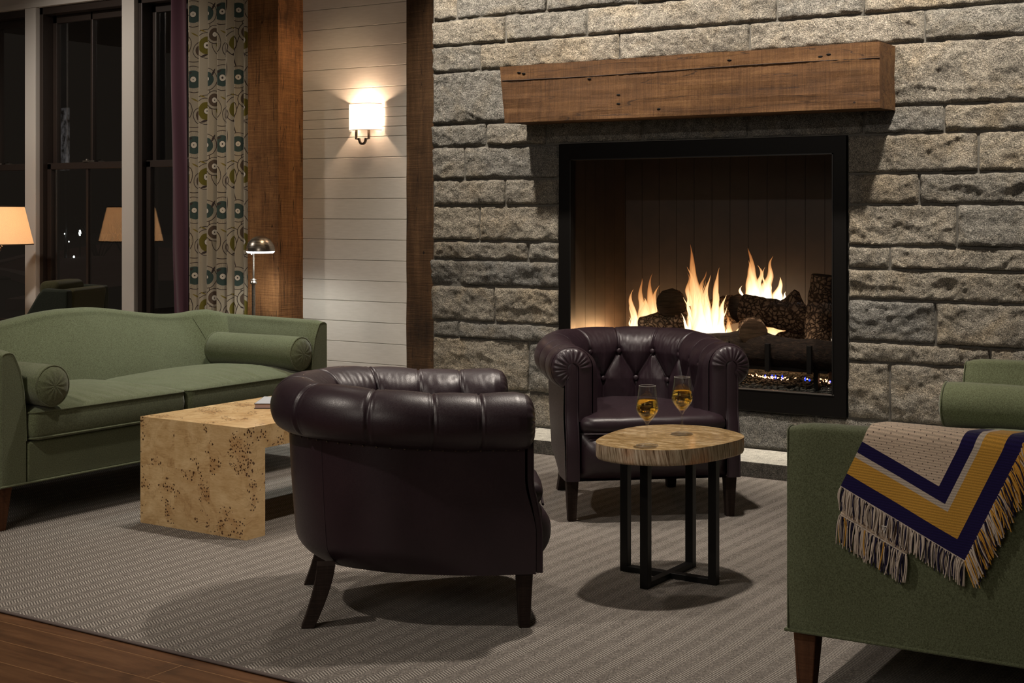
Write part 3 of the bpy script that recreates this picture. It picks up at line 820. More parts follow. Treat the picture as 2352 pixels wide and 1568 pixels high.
# ------------------------------------------------------------------ mantel
def mantel():
    t = thing('mantel_beam', 'thick reclaimed rough-sawn timber mantel beam fixed to the stone above the fire', 'mantel', (-3.185, 6.45, 1.87))
    mb = MB(); L0, L1 = -1.035, 1.022
    n = 150; per = []
    Y0, Y1 = -0.112, 0.105; Z0, Z1 = -0.148, 0.152
    m = 12
    for i in range(m): per.append((Y0, Z0 + (Z1 - Z0) * i / m, 1))
    for i in range(6): per.append((Y0 + (Y1 - Y0) * i / 6, Z1, 2))
    for i in range(m): per.append((Y1, Z1 - (Z1 - Z0) * i / m, 0))
    for i in range(6): per.append((Y1 - (Y1 - Y0) * i / 6, Z0, 3))
    rings = []
    for i in range(n + 1):
        x = L0 + (L1 - L0) * i / n
        r = []
        for y, z, w in per:
            d = 0.0035 * noise.noise(Vector((x * 3, z * 22, y * 9))) + 0.002 * noise.noise(Vector((x * 40, z * 16, 5)))
            xx = x
            if i == 0: xx += 0.034 * (0.5 - (z - Z0) / (Z1 - Z0)) * 1.0
            rr = (xx, y + (d if w == 1 else 0), z + (d if w in (2, 3) else 0)); r.append(rr)
        rings.append(r)
    mb.loft(rings)
    mb.build('timber_block', 'mantel_timber', t, smooth=False, bevel=0.003)
    # facing board edges and cut nails seen as thin lines
    ck = MB()
    ck.tube([(x, Y0 - 0.0012 + 0.001 * math.sin(x * 9), Z1 - 0.075 + 0.004 * math.sin(x * 3)) for x in np.linspace(L0, L1, 50)], 0.0022, 5)
    ck.build('board_seam', 'dark_leg_wood', t)
    nl = MB()
    for x, z in ((-0.93, 0.115), (-0.90, 0.108), (0.74, 0.10), (0.78, 0.108), (-0.33, -0.03), (-0.33, -0.075), (-0.1, -0.11), (0.28, 0.11), (-0.5, 0.06)):
        nl.sphere((x, Y0 - 0.001, z), 0.009, 8, 5, (1.3, 0.25, 0.55))
    nl.build('nail_scars', 'black_frame', t)
mantel()

# ------------------------------------------------------------------ fireplace
def fireplace():
    X0, X1, Z0, Z1 = -3.996, -2.399, 0.270, 1.611
    GX0, GX1, GZ0, GZ1 = -3.926, -2.462, 0.374, 1.530
    t = thing('gas_fireplace', 'large glass-fronted black steel fireplace set in the granite chimney', 'fireplace', (-3.2, YW, 0.27))
    o = Vector((-3.2, YW, 0.27))
    def B(mb, *b): mb.box(b[0] - o.x, b[1] - o.x, b[2] - o.y, b[3] - o.y, b[4] - o.z, b[5] - o.z); return mb
    y0, y1 = YW - 0.012, YW + 0.035
    mb = MB(); B(mb, X0, GX0, y0, y1, Z0, Z1); B(mb, GX1, X1, y0, y1, Z0, Z1); B(mb, GX0, GX1, y0, y1, GZ1, Z1); B(mb, GX0, GX1, y0, y1, Z0, GZ0)
    mb.build('surround_frame', 'black_frame', t, smooth=False)
    mb = MB(); w = 0.006
    B(mb, GX0, GX0 + w, y0 - 0.004, y1, GZ0, GZ1); B(mb, GX1 - w, GX1, y0 - 0.004, y1, GZ0, GZ1); B(mb, GX0, GX1, y0 - 0.004, y1, GZ1 - w, GZ1)
    mb.build('inner_trim', 'black_metal', t, smooth=False)
    mb = MB(); B(mb, GX0, GX1 + 0.004, y0 - 0.003, y0 + 0.004, GZ0 - 0.003, GZ0 + 0.003)
    tag(mb.build('sill_trim', 'frame_edge', t, smooth=False), 'bright metal sill strip')
    mb = MB(); B(mb, GX0, GX1, YW + 0.014, YW + 0.018, GZ0, GZ1)
    mb.build('glass_front', 'fire_glass', t, smooth=False)
    # lined firebox: vertical ribbed panels
    mb = MB(); yb = 7.16; xa, xb = GX0 - 0.0, GX1 + 0.0; zt = GZ1 + 0.02; zf = 0.33
    pw = 0.108
    y = YW + 0.04
    while y < yb:
        B(mb, xa - 0.03, xa, y + 0.0012, min(y + pw, yb) - 0.0012, zf, zt); B(mb, xb, xb + 0.03, y + 0.0012, min(y + pw, yb) - 0.0012, zf, zt); y += pw
    x = xa
    while x < xb:
        B(mb, x + 0.0012, min(x + pw, xb) - 0.0012, yb, yb + 0.02, zf, zt); x += pw
    mb.build('firebox_panels', 'firebox_panels', t, smooth=False)
    mb = MB(); B(mb, xa - 0.035, xb + 0.035, YW + 0.03, yb + 0.03, zt, zt + 0.03); B(mb, xa - 0.035, xb + 0.035, YW + 0.03, yb + 0.03, zf - 0.03, zf)
    B(mb, xa - 0.035, xb + 0.035, yb + 0.02, yb + 0.03, zf, zt); B(mb, xa - 0.04, xa - 0.03, YW + 0.03, yb, zf, zt); B(mb, xb + 0.03, xb + 0.04, YW + 0.03, yb, zf, zt)
    mb.build('firebox_shell', 'black_metal', t, smooth=False)
    # small maker's plate in the lower corner of the glass: outline and a few marks
    mb = MB(); bx0, bx1, bz0, bz1 = -2.530, -2.480, 0.391, 0.404; yy = YW + 0.0135
    for b in ((bx0, bx1, bz1 - .0014, bz1), (bx0, bx1, bz0, bz0 + .0014), (bx0, bx0 + .0014, bz0, bz1), (bx1 - .0014, bx1, bz0, bz1)):
        B(mb, b[0], b[1], yy - 0.001, yy, b[2], b[3])
    for xx in (-2.5215, -2.5165, -2.512, -2.507): B(mb, xx, xx + .0012, yy - .001, yy, bz0 + .003, bz1 - .003)
    mb.tube([(-2.495 - o.x + 0.0042 * math.cos(a), yy - .001 - o.y, 0.3975 - o.z + 0.0042 * math.sin(a)) for a in np.linspace(0, 2 * PI, 16, endpoint=False)], 0.0007, 4, closed=True)
    tag(mb.build('plate', 'frame_edge', t, smooth=False), 'tiny outlined metal plate')
fireplace()

def rocks():
    mb = MB(); rnd = random.Random(3)
    for i in range(2600):
        y = rnd.uniform(6.60, 7.10); x = rnd.uniform(-3.90, -2.49)
        if x < -3.1 and rnd.random() < 0.55: continue
        r = rnd.uniform(0.006, 0.012)
        s = (rnd.uniform(.8, 1.4), rnd.uniform(.8, 1.3), rnd.uniform(.6, 1))
        mb.sphere((x, y, 0.345 + 0.0 + rnd.uniform(0, 0.018) + max(0, y - 6.62) * 0.10), r, 5, 3, s)
    mb.prism([(6.60, 0.3305), (7.155, 0.3305), (7.155, 0.395), (6.62, 0.345), (6.60, 0.345)], 'X', -3.925, -2.463)
    o = mb.build('lava_rock_bed', 'lava_rock', smooth=False)
    tag(o, 'bed of dark crushed lava rock along the fireplace floor', 'lava rock', kind='stuff')
rocks()
def burner():
    rnd = random.Random(9)
    mb = MB(); mb2 = MB()
    for i in range(150):
        x = rnd.uniform(-3.45, -2.5); y = 6.85 + rnd.uniform(-.012, .012)
        if 0.35 < (math.sin(x * 19) + 1) / 2 or rnd.random() < .25:
            p = Vector((x, y, 0.396 + rnd.uniform(0, 0.014)))
            mb.tube([p, p + Vector((rnd.uniform(-.007, .007), 0, rnd.uniform(-.004, .006))), p + Vector((rnd.uniform(-.01, .01), 0, rnd.uniform(-.006, .006)))], 0.0013, 4)
    tag(mb.build('ember_wool', 'ember'), 'strands of glowing ember wool along the burner line', 'embers', kind='stuff')
    for i in range(26):
        x = rnd.uniform(-3.4, -2.49); h = rnd.uniform(.012, .026)
        mb2.lathe([(0.003, 0), (0.0055, h * .3), (0.004, h * .7), (0.0, h)], 7, (x, 6.862, 0.394))
    tag(mb2.build('blue_gas_flames', 'gas_blue'), 'row of tiny blue burner flames above the lava rock', 'flames', kind='stuff')
burner()

def log(name, label, pts, rad, n=26, seed=0, mat='bark', ends=True, lumps=()):
    pts = [Vector(p) for p in pts]; c = sum(pts, Vector()) / len(pts)
    # resample
    m = 26; P = []; R = []
    for i in range(m + 1):
        f = i / m * (len(pts) - 1); k = min(int(f), len(pts) - 2); u = f - k
        P.append(pts[k].lerp(pts[k + 1], u)); R.append(rad[k] * (1 - u) + rad[k + 1] * u)
    mb = MB(); rings = []; up = None
    for i, p in enumerate(P):
        t = (P[min(i + 1, m)] - P[max(i - 1, 0)]).normalized()
        if up is None: up = Vector((0, 0, 1)) if abs(t.z) < .9 else Vector((0, -1, 0))
        a = t.cross(up).normalized(); b = a.cross(t).normalized(); up = b
        ring = []
        for k in range(n):
            an = 2 * PI * k / n
            q = Vector((math.cos(an) * 2.2, math.sin(an) * 2.2, i * 0.32))
            r = R[i] * (1 + 0.10 * noise.noise(q + Vector((seed, 0, 0))) + 0.05 * noise.noise(q * 3 + Vector((0, seed, 0))))
            for lu, la, lr in lumps:
                dd = ((i / m - lu) / 0.09) ** 2 + (min(abs(an - la), 2 * PI - abs(an - la)) / 0.6) ** 2
                r += R[i] * lr * math.exp(-dd)
            ring.append(p + a * math.cos(an) * r + b * math.sin(an) * r - c)
        rings.append(ring)
    mb.loft(rings, cap=False)
    t = thing(name, label, 'log', c, group='ceramic logs in the fire')
    mb.build('bark', mat, t, smooth=60)
    for idx in (0, -1):
        e = MB()
        ring = rings[idx]; cc = sum(ring, Vector()) / n
        ins = [[cc + (q - cc) * s + (cc - sum(rings[1 if idx == 0 else -2], Vector()) / n).normalized() * dz for q in ring] for s, dz in ((1, 0), (0.9, 0.004), (0.5, 0.003), (0.02, 0.005))]
        e.loft(ins, cap=False)
        e.build('sawn_end', 'log_end' if mat == 'bark' else mat, t, smooth=60)
    return t
log('fire_log', 'short log lying end-on atop the left side of the pile', [(-3.455, 6.80, 0.765), (-3.56, 7.02, 0.748)], [0.075, 0.075], seed=1)
log('fire_log', 'rough log lying low at the left, behind the tallest flame', [(-3.65, 6.84, 0.628), (-3.45, 6.87, 0.665), (-3.22, 6.90, 0.69)], [0.055, 0.075, 0.07], seed=2)
log('fire_log', 'bark log crossing behind the centre of the fire', [(-3.42, 7.0, 0.63), (-3.25, 6.95, 0.72), (-3.11, 6.90, 0.745)], [0.06, 0.075, 0.075], seed=3)
log('fire_log', 'long split log resting across the top right with a knot bump', [(-3.07, 6.86, 0.755), (-2.89, 6.87, 0.725), (-2.68, 6.88, 0.690)], [0.068, 0.074, 0.070], seed=4, lumps=[(0.70, PI / 2, 1.05)])
log('fire_log', 'short log pointing forward beneath the split log', [(-2.945, 6.71, 0.636), (-3.05, 6.93, 0.655)], [0.070, 0.068], seed=5)
log('fire_log', 'upright bark log standing at the right end of the pile', [(-2.650, 6.83, 0.47), (-2.645, 6.83, 0.70), (-2.620, 6.83, 0.93)], [0.066, 0.068, 0.058], seed=6)
log('fire_log', 'long charred front log lying low across the grate', [(-3.50, 6.76, 0.55), (-3.1, 6.76, 0.545), (-2.50, 6.76, 0.535)], [0.06, 0.078, 0.078], seed=7, mat='charred_bark', lumps=[(0.60, PI / 2, 0.45)])
log('fire_log', 'small bark log tucked low beside the upright log', [(-2.90, 6.90, 0.575), (-2.70, 6.92, 0.63)], [0.05, 0.055], seed=8)
def grate():
    t = thing('fire_grate', 'black iron grate of square bars under the logs', 'grate', (-3.0, 6.86, 0.422))
    mb = MB()
    for x in (-0.52, -0.30, -0.07, 0.15, 0.37): mb.box(x - 0.012, x + 0.012, -0.185, 0.16, 0.052, 0.066).box(x - 0.012, x + 0.012, -0.20, -0.178, 0.030, 0.17)
    mb.box(-0.56, 0.44, -0.13, -0.11, 0.030, 0.052).box(-0.56, 0.44, 0.08, 0.10, 0.030, 0.052)
    mb.build('bars', 'black_metal', t, smooth=False, bevel=0.002)
    lg = MB()
    for x in (-0.5, 0.38):
        for y in (-0.12, 0.09):
            MB().box(-0.012, 0.012, -0.012, 0.012, -0.070, 0.035).build('leg', 'black_metal', t, smooth=False, loc=(x, y, 0))
grate()
def flame(label, base, body, peaks, seed):
    """body: width, height of the hot core; peaks: (dx, height, width, lean)"""
    rnd = random.Random(seed); mb = MB()
    def tongue(dx, dy, h, w, lean, sway, z0=0.0, n=12, m=26, flat=0.5, pin=0.35):
        ph = rnd.uniform(0, 50); rings = []
        for i in range(m + 1):
            u = i / m
            wd = w * (0.5 + 0.5 * math.sin(min(1, u / 0.28) * PI / 2)) if u < 0.28 else w * (1 - ((u - 0.28) / 0.72) ** 1.1)
            wd = max(0.0002, wd * (1 + pin * noise.noise(Vector((u * 5.5, ph, 0)))))
            cx = dx + lean * u ** 1.3 + sway * noise.noise(Vector((u * 3.2, ph, 7))) * u * 2.2
            cy = dy + 0.02 * noise.noise(Vector((u * 3, ph, 3))) * u
            tw = 0.8 * noise.noise(Vector((u * 2, ph, 11)))
            rings.append([(cx + wd * math.cos(2 * PI * k / n + tw), cy + wd * flat * math.sin(2 * PI * k / n + tw), z0 + h * u) for k in range(n)])
        mb.loft(rings, cap=False)
    bw, bh = body
    for k in range(4): tongue(rnd.uniform(-.012, .012), rnd.uniform(-.01, .01), bh * rnd.uniform(.75, 1.0), bw * rnd.uniform(.6, 1.0), 0, 0.01, 0, 16, flat=0.5, pin=0.12)
    for dx, h, w, lean in peaks:
        tongue(dx, rnd.uniform(-.01, .01), h, w * 1.3, lean, 0.018)
        for k in range(3):
            tongue(dx + rnd.uniform(-.4, .4) * w, rnd.uniform(-.012, .012), h * rnd.uniform(.5, .85), w * rnd.uniform(.5, .9), lean + rnd.uniform(-.02, .02), 0.018)
    o = mb.build('gas_flame', 'flame', loc=base, smooth=True, angle=180)
    return tag(o, label, 'flame', 'flames among the logs')
flame('wide flame burning at the far left of the log pile', (-3.64, 6.86, 0.47), (0.092, 0.32), [(-0.045, 0.36, 0.030, -0.035), (-0.01, 0.42, 0.032, -0.02), (0.03, 0.45, 0.030, 0.02), (0.02, 0.39, 0.03, 0.055)], 1)
flame('thin twin flame behind the short end-on log', (-3.42, 7.02, 0.62), (0.030, 0.16), [(-0.01, 0.30, 0.022, -0.03), (0.02, 0.31, 0.024, 0.03)], 2)
flame('tallest flame rising in the middle of the fire', (-3.262, 6.80, 0.46), (0.085, 0.38), [(-0.02, 0.62, 0.040, -0.05), (-0.03, 0.50, 0.034, -0.06), (0.01, 0.46, 0.034, 0.00), (0.045, 0.50, 0.032, 0.035), (0.065, 0.36, 0.03, 0.065), (-0.05, 0.34, 0.030, -0.06)], 3)
flame('flame licking up behind the long split log', (-3.03, 6.99, 0.70), (0.060, 0.17), [(-0.02, 0.36, 0.034, -0.045), (0.0, 0.27, 0.03, 0.0), (0.03, 0.32, 0.032, 0.03), (0.095, 0.21, 0.030, 0.035), (-0.08, 0.16, 0.02, -0.035)], 4)
flame('bright flame glowing in the gap below the split log', (-2.93, 6.90, 0.51), (0.078, 0.24), [(0.03, 0.22, 0.05, 0.03)], 5)
flame('low flickering flames just right of the tallest flame', (-3.14, 6.84, 0.53), (0.07, 0.06), [(-0.07, 0.17, 0.018, 0.01), (-0.035, 0.14, 0.016, 0.0), (0.0, 0.20, 0.020, -0.01), (0.04, 0.13, 0.016, 0.015)], 6)
flame('narrow flame at the far right behind the upright log', (-2.575, 6.93, 0.50), (0.045, 0.26), [(0.0, 0.42, 0.028, 0.01), (-0.03, 0.30, 0.022, -0.04)], 7)
for x, z, e in ((-3.80, 0.56, 6.0), (-3.30, 0.60, 3.0), (-2.95, 0.58, 2.2), (-2.60, 0.60, 1.8)):
    lamp('POINT', (x, 6.98, z), e, (1.0, 0.55, 0.24), size=0.05)

# ------------------------------------------------------------------ tub chairs
CH_HW = 0.328; CH_YF = -0.325; CH_YC = 0.022
SL = CH_YC - CH_YF; ARC = PI * CH_HW; TOT = 2 * SL + ARC
def cpath(s):
    if s <= SL: return Vector((-CH_HW, CH_YF + s, 0)), Vector((-1, 0, 0))
    if s < SL + ARC:
        a = PI - (s - SL) / CH_HW
        return Vector((CH_HW * math.cos(a), CH_YC + CH_HW * math.sin(a), 0)), Vector((math.cos(a), math.sin(a), 0))
    return Vector((CH_HW, CH_YC - (s - SL - ARC), 0)), Vector((1, 0, 0))
PL = [0.135, 0.275, 0.445, 0.655, TOT / 2]
PL = PL + [TOT - p for p in PL[-2::-1]]
KS = [-0.03] + PL + [TOT + 0.03]; KU = [-1.0] + list(range(9)) + [9.0]
def s2u(s): return float(np.interp(s, KS, KU))
def u2s(u): return float(np.interp(u, KU, KS))
RR = 0.090; ZB = 0.38
def zc(s):
    m = sm((min(s, TOT - s) - 0.15) / 0.45); return 0.612 + 0.022 * m
def prof(s, t):
    """cross-section of the padded arm/back: t metres from the seat line; returns outward offset, z, normal"""
    st = zc(s) - ZB
    if t < st: return -RR, ZB + t, (-1.0, 0.0)
    a = PI - (t - st) / RR
    return RR * math.cos(a), zc(s) + RR * math.sin(a), (math.cos(a), math.sin(a))
def tuft(s, t):
    U = s2u(s); st = zc(s) - ZB; V = t - st + 0.012; sp = 0.165
    edge = U < 0 or U > 8
    if V >= 0:
        n = min(8, max(0, round(U))); d = abs(U - n) * sp; db = math.hypot(d, V)
    elif V > -0.12:
        w = -V / 0.12 / 2
        c = []
        for n in range(9):
            for sg in (-1, 1):
                if (n == 0 and sg < 0) or (n == 8 and sg > 0): continue
                c.append(abs(U - (n + sg * w)))
        d = min(c) * sp * (1 - 0.2 * math.sin(PI * -V / 0.12))
        n = min(8, max(0, round(U))); db = math.hypot(abs(U - n) * sp, V)
        n2 = min(7.5, max(0.5, round(U - .5) + .5)); db = min(db, math.hypot(abs(U - n2) * sp, V + 0.12))
    else:
        n2 = min(7.5, max(0.5, round(U - .5) + .5)); d = abs(U - n2) * sp; db = math.hypot(d, V + 0.12)
    A = 0.027 - 0.0205 * sm((V + 0.01) / 0.11)
    h = A * (1 - math.exp(-d / 0.026)) - 0.010 * math.exp(-(db / 0.016) ** 2)
    if V > 0.02: h -= 0.0035 * math.exp(-(d / 0.004) ** 2) * 1.0
    if V > 0.02: h += 0.0022 * (math.exp(-((d - 0.0075) / 0.003) ** 2))
    if V < 0.1: h += 0.0012 * noise.noise(Vector((s * 60, t * 30, 2)))
    return h
def chair_yf(z):
    return -0.325 - 0.033 * sm((0.45 - z) / 0.17)
def make_chair(label):
    t = thing('tub_chair', label, 'armchair', group='tub armchairs')
    # padded roll and tufted inside
    TMAX = (0.62 - ZB) + RR * math.radians(245)
    ns, nt = 380, 120
    mb = MB()
    def fn(a, b):
        s = TOT * a
        tt = TMAX * b
        p, n = cpath(s); off, z, nm = prof(s, tt)
        h = tuft(s, tt) * min(1, b * 25) * min(1.0, (1 - b) * 20)
        h *= min(1, min(a, 1 - a) * 60 + 0.15)
        off += nm[0] * (h - 0.006); z += nm[1] * (h - 0.006)
        q = p + n * off
        return (q.x, q.y, z)
    mb.grid(fn, ns, nt)
    # gathered roll ends
    for end in (0, 1):
        s = 0 if end == 0 else TOT
        p, n = cpath(s); z0 = zc(s)
        cont = []
        for i in range(61): cont.append(('a', math.radians(-64 + 244 * i / 60)))
        for i in range(1, 9): cont.append(('l', z0 - (z0 - 0.40) * i / 8))
        def fe(a, b):
            k = a * (len(cont) - 1); k0 = min(int(k), len(cont) - 2); fq = k - k0
            u = 1 - b; r = 0.024 + (RR - 0.006 - 0.024) * u
            kind, val = cont[int(round(k))]
            y = -0.030 * math.sqrt(max(0, 1 - u * u))
            if kind == 'a':
                pleat = 0.0026 * math.sin(val * 21 + 0.8 * math.sin(val * 5)) * math.sin(PI * min(1, b * 1.1)) ** 0.8
                y -= pleat; r += 0.2 * pleat
                off, z = r * math.cos(val), z0 + r * math.sin(val)
            else: off, z = -r, val
            q = p + n * off
            return (q.x, q.y + y, z)
        mb.grid(fe, len(cont), 16)
    mb.build('rolled_padding', 'leather', t, angle=80)
    # outer body
    mb = MB(); ns, nz = 120, 40
    def fb(a, b):
        s = TOT * a; z = 0.575 - (0.575 - 0.163) * b
        p, n = cpath(s)
        bf = sm((min(s, TOT - s) - 0.10) / 0.45)
        off = 0.030 - 0.030 * bf * b - 0.060 * bf * max(0, (0.245 - z) / 0.082) ** 2.2 + 0.004 * math.sin(PI * b)
        q = p + n * off
        q.y += (chair_yf(z) - CH_YF) * (1 - sm(min(s, TOT - s) / 0.30))
        return (q.x, q.y, z)
    mb.grid(fb, ns, nz)
    rim = [fb(i / 80, 1.0) for i in range(81)]
    mb.add(rim, [tuple(range(81))])
    ob = mb.build('outer_body', 'leather', t, angle=60)
    # stitched rear corner seams and nailed band below the roll
    for a in (0.352, 0.648):
        mb = MB(); mb.tube([fb(a, b) for b in np.linspace(0.02, 0.99, 24)], 0.0016, 6); mb.build('corner_seam', 'leather', t)
    nb = None
    for i in range(46):
        a = 0.012 + 0.976 * i / 45
        p, n = cpath(TOT * a); q = p + n * 0.034
        if nb is None: o_ = nb = MB().sphere((0, 0, 0), 0.0035, 6, 4).build('nail_head', 'dark_bronze', t)
        else: o_ = nb.copy(); COL.objects.link(o_); o_.parent = t
        o_.location = (q.x, q.y, 0.535 + (zc(TOT * a) - 0.612))
    # keyhole front panels
    for sx in (-1, 1):
        cx = sx * (CH_HW + 0.004)
        zs = [0.166 + (0.612 - 0.166) * i / 24 for i in range(25)]
        mb = MB(); rings = []
        rows_ = []
        for z in zs: rows_.append((z, 0.0245))
        for i in range(1, 9):
            a = PI / 2 * i / 8; rows_.append((0.612 + 0.026 * math.sin(a), 0.0245 * math.cos(a) + 0.0002))
        for z, w in rows_:
            y = chair_yf(z) - 0.028 + 0.006 * sm((0.40 - z) / .1)
            rings.append([(cx - w, 0.02 + y, z), (cx - w, y + 0.004, z), (cx - w * 0.75, y, z), (cx, y - 0.002, z), (cx + w * 0.75, y, z), (cx + w, y + 0.004, z), (cx + w, 0.02 + y, z)])
        mb.loft(rings)
        pn = mb.build('front_panel', 'leather', t, angle=50)
        w = MB()
        L = [(cx - ww * 1.0, chair_yf(z) - 0.024 + 0.006 * sm((0.40 - z) / .1), z) for z, ww in rows_]
        R_ = [(cx + ww * 1.0, chair_yf(z) - 0.024 + 0.006 * sm((0.40 - z) / .1), z) for z, ww in rows_[::-1]]
        w.tube(L + R_, 0.0032, 6)
        w.build('welt', 'leather', pn)
    # seat cushion
    hw_in, hw_f = 0.243, 0.300
    out = []
    for i in range(13): out.append((hw_f - 0.0 - 2 * hw_f * i / 12, -0.390 - 0.022 * math.sin(PI * i / 12)))
    out[0] = (hw_f - 0.006, -0.386); out[-1] = (-hw_f + 0.006, -0.386)
    out += [(-hw_f, -0.352), (-hw_f, -0.340), (-hw_in - 0.02, -0.325)]
    for i in range(8): out.append((-hw_in, -0.30 + 0.32 * i / 7))
    for i in range(1, 20): a = PI - PI * i / 20; out.append((hw_in * math.cos(a), CH_YC + hw_in * math.sin(a)))
    for i in range(8): out.append((hw_in, 0.02 - 0.32 * i / 7))
    out += [(hw_in + 0.02, -0.325), (hw_f, -0.340), (hw_f, -0.352)]
    mb = MB(); pillow(mb, out, 0.352, 0.422, 0.034, 0.026, 14, 0.0035, 3)
    cu = mb.build('seat_cushion', 'leather', t, angle=80)
    w = MB(); w.tube([(x, -0.384 - 0.022 * math.cos(x / hw_f * PI / 2) - 0.004, 0.356) for x in np.linspace(-hw_f + .01, hw_f - .01, 30)], 0.004, 6)
    w.build('welt', 'leather', cu)
    # front rail
    mb = MB()
    def frl(a, b):
        x = -0.305 + 0.61 * a; z = 0.356 - (0.356 - 0.163) * b
        y = -0.345 - 0.082 * (1 - abs(2 * b - 0.95) ** 2.6) * (1 - abs(x / 0.307) ** 10)
        y += 0.001 * noise.noise(Vector((x * 20, z * 20, 0)))
        return (x, min(y, -0.338), z)
    mb.grid(frl, 60, 20)
    mb.box(-0.302, 0.302, -0.345, 0.0, 0.168, 0.355)
    fr_ = mb.build('front_rail', 'leather', t, angle=60)
    # buttons
    bm_ = MB(); bm_.sphere((0, 0, 0), 0.0125, 14, 8, (1, 0.6, 1))
    first = None
    for u, v in [(u, 0.0) for u in range(9)] + [(u + .5, -0.12) for u in range(8)]:
        s = u2s(u); tt = (zc(s) - ZB) - 0.012 + v
        p, n = cpath(s); off, z, nm = prof(s, tt); q = p + n * (off + nm[0] * 0.001)
        if first is None: b = first = bm_.build('button', 'leather', t)
        else: b = first.copy(); COL.objects.link(b); b.parent = t
        b.location = (q.x, q.y, z + nm[1] * 0.0)
        b.rotation_euler = (0, 0, math.atan2(n.y, n.x) - PI / 2)
    # legs
    for sx in (-1, 1):
        mb = MB()
        rings = []
        for z, w in ((0.17, 0.0245), (0.03, 0.0175), (0.0, 0.0165)):
            rings.append([(-w, -w, z), (w, -w, z), (w, w, z), (-w, w, z)])
        mb.loft(rings); mb.build('leg', 'dark_leg_wood', t, smooth=False, bevel=0.002, loc=(sx * 0.328, -0.326, 0))
        mb = MB(); rings = []
        for i in range(9):
            u = i / 8; z = 0.185 * (1 - u); w = 0.0275 - 0.008 * u
            d = 0.055 * u ** 1.5; dx = 0.02 * u * sx
            rings.append([(-w + dx, -w + d, z), (w + dx, -w + d, z), (w + dx, w + d, z), (-w + dx, w + d, z)])
        mb.loft(rings); mb.build('leg', 'dark_leg_wood', t, smooth=False, bevel=0.002, loc=(sx * 0.232, 0.262, 0))
    return t
ch1 = make_chair('dark plum leather tub chair in the foreground, seen from its side and back')
ch2 = copy_tree(ch1)
ch2['label'] = 'dark plum leather tub chair facing us in front of the fire'
ch1.location = (-2.781, 3.639, 0.008); ch1.rotation_euler = (0, 0, math.radians(130.5))
ch2.location = (-2.926, 5.400, 0.008); ch2.rotation_euler = (0, 0, math.radians(41.8))

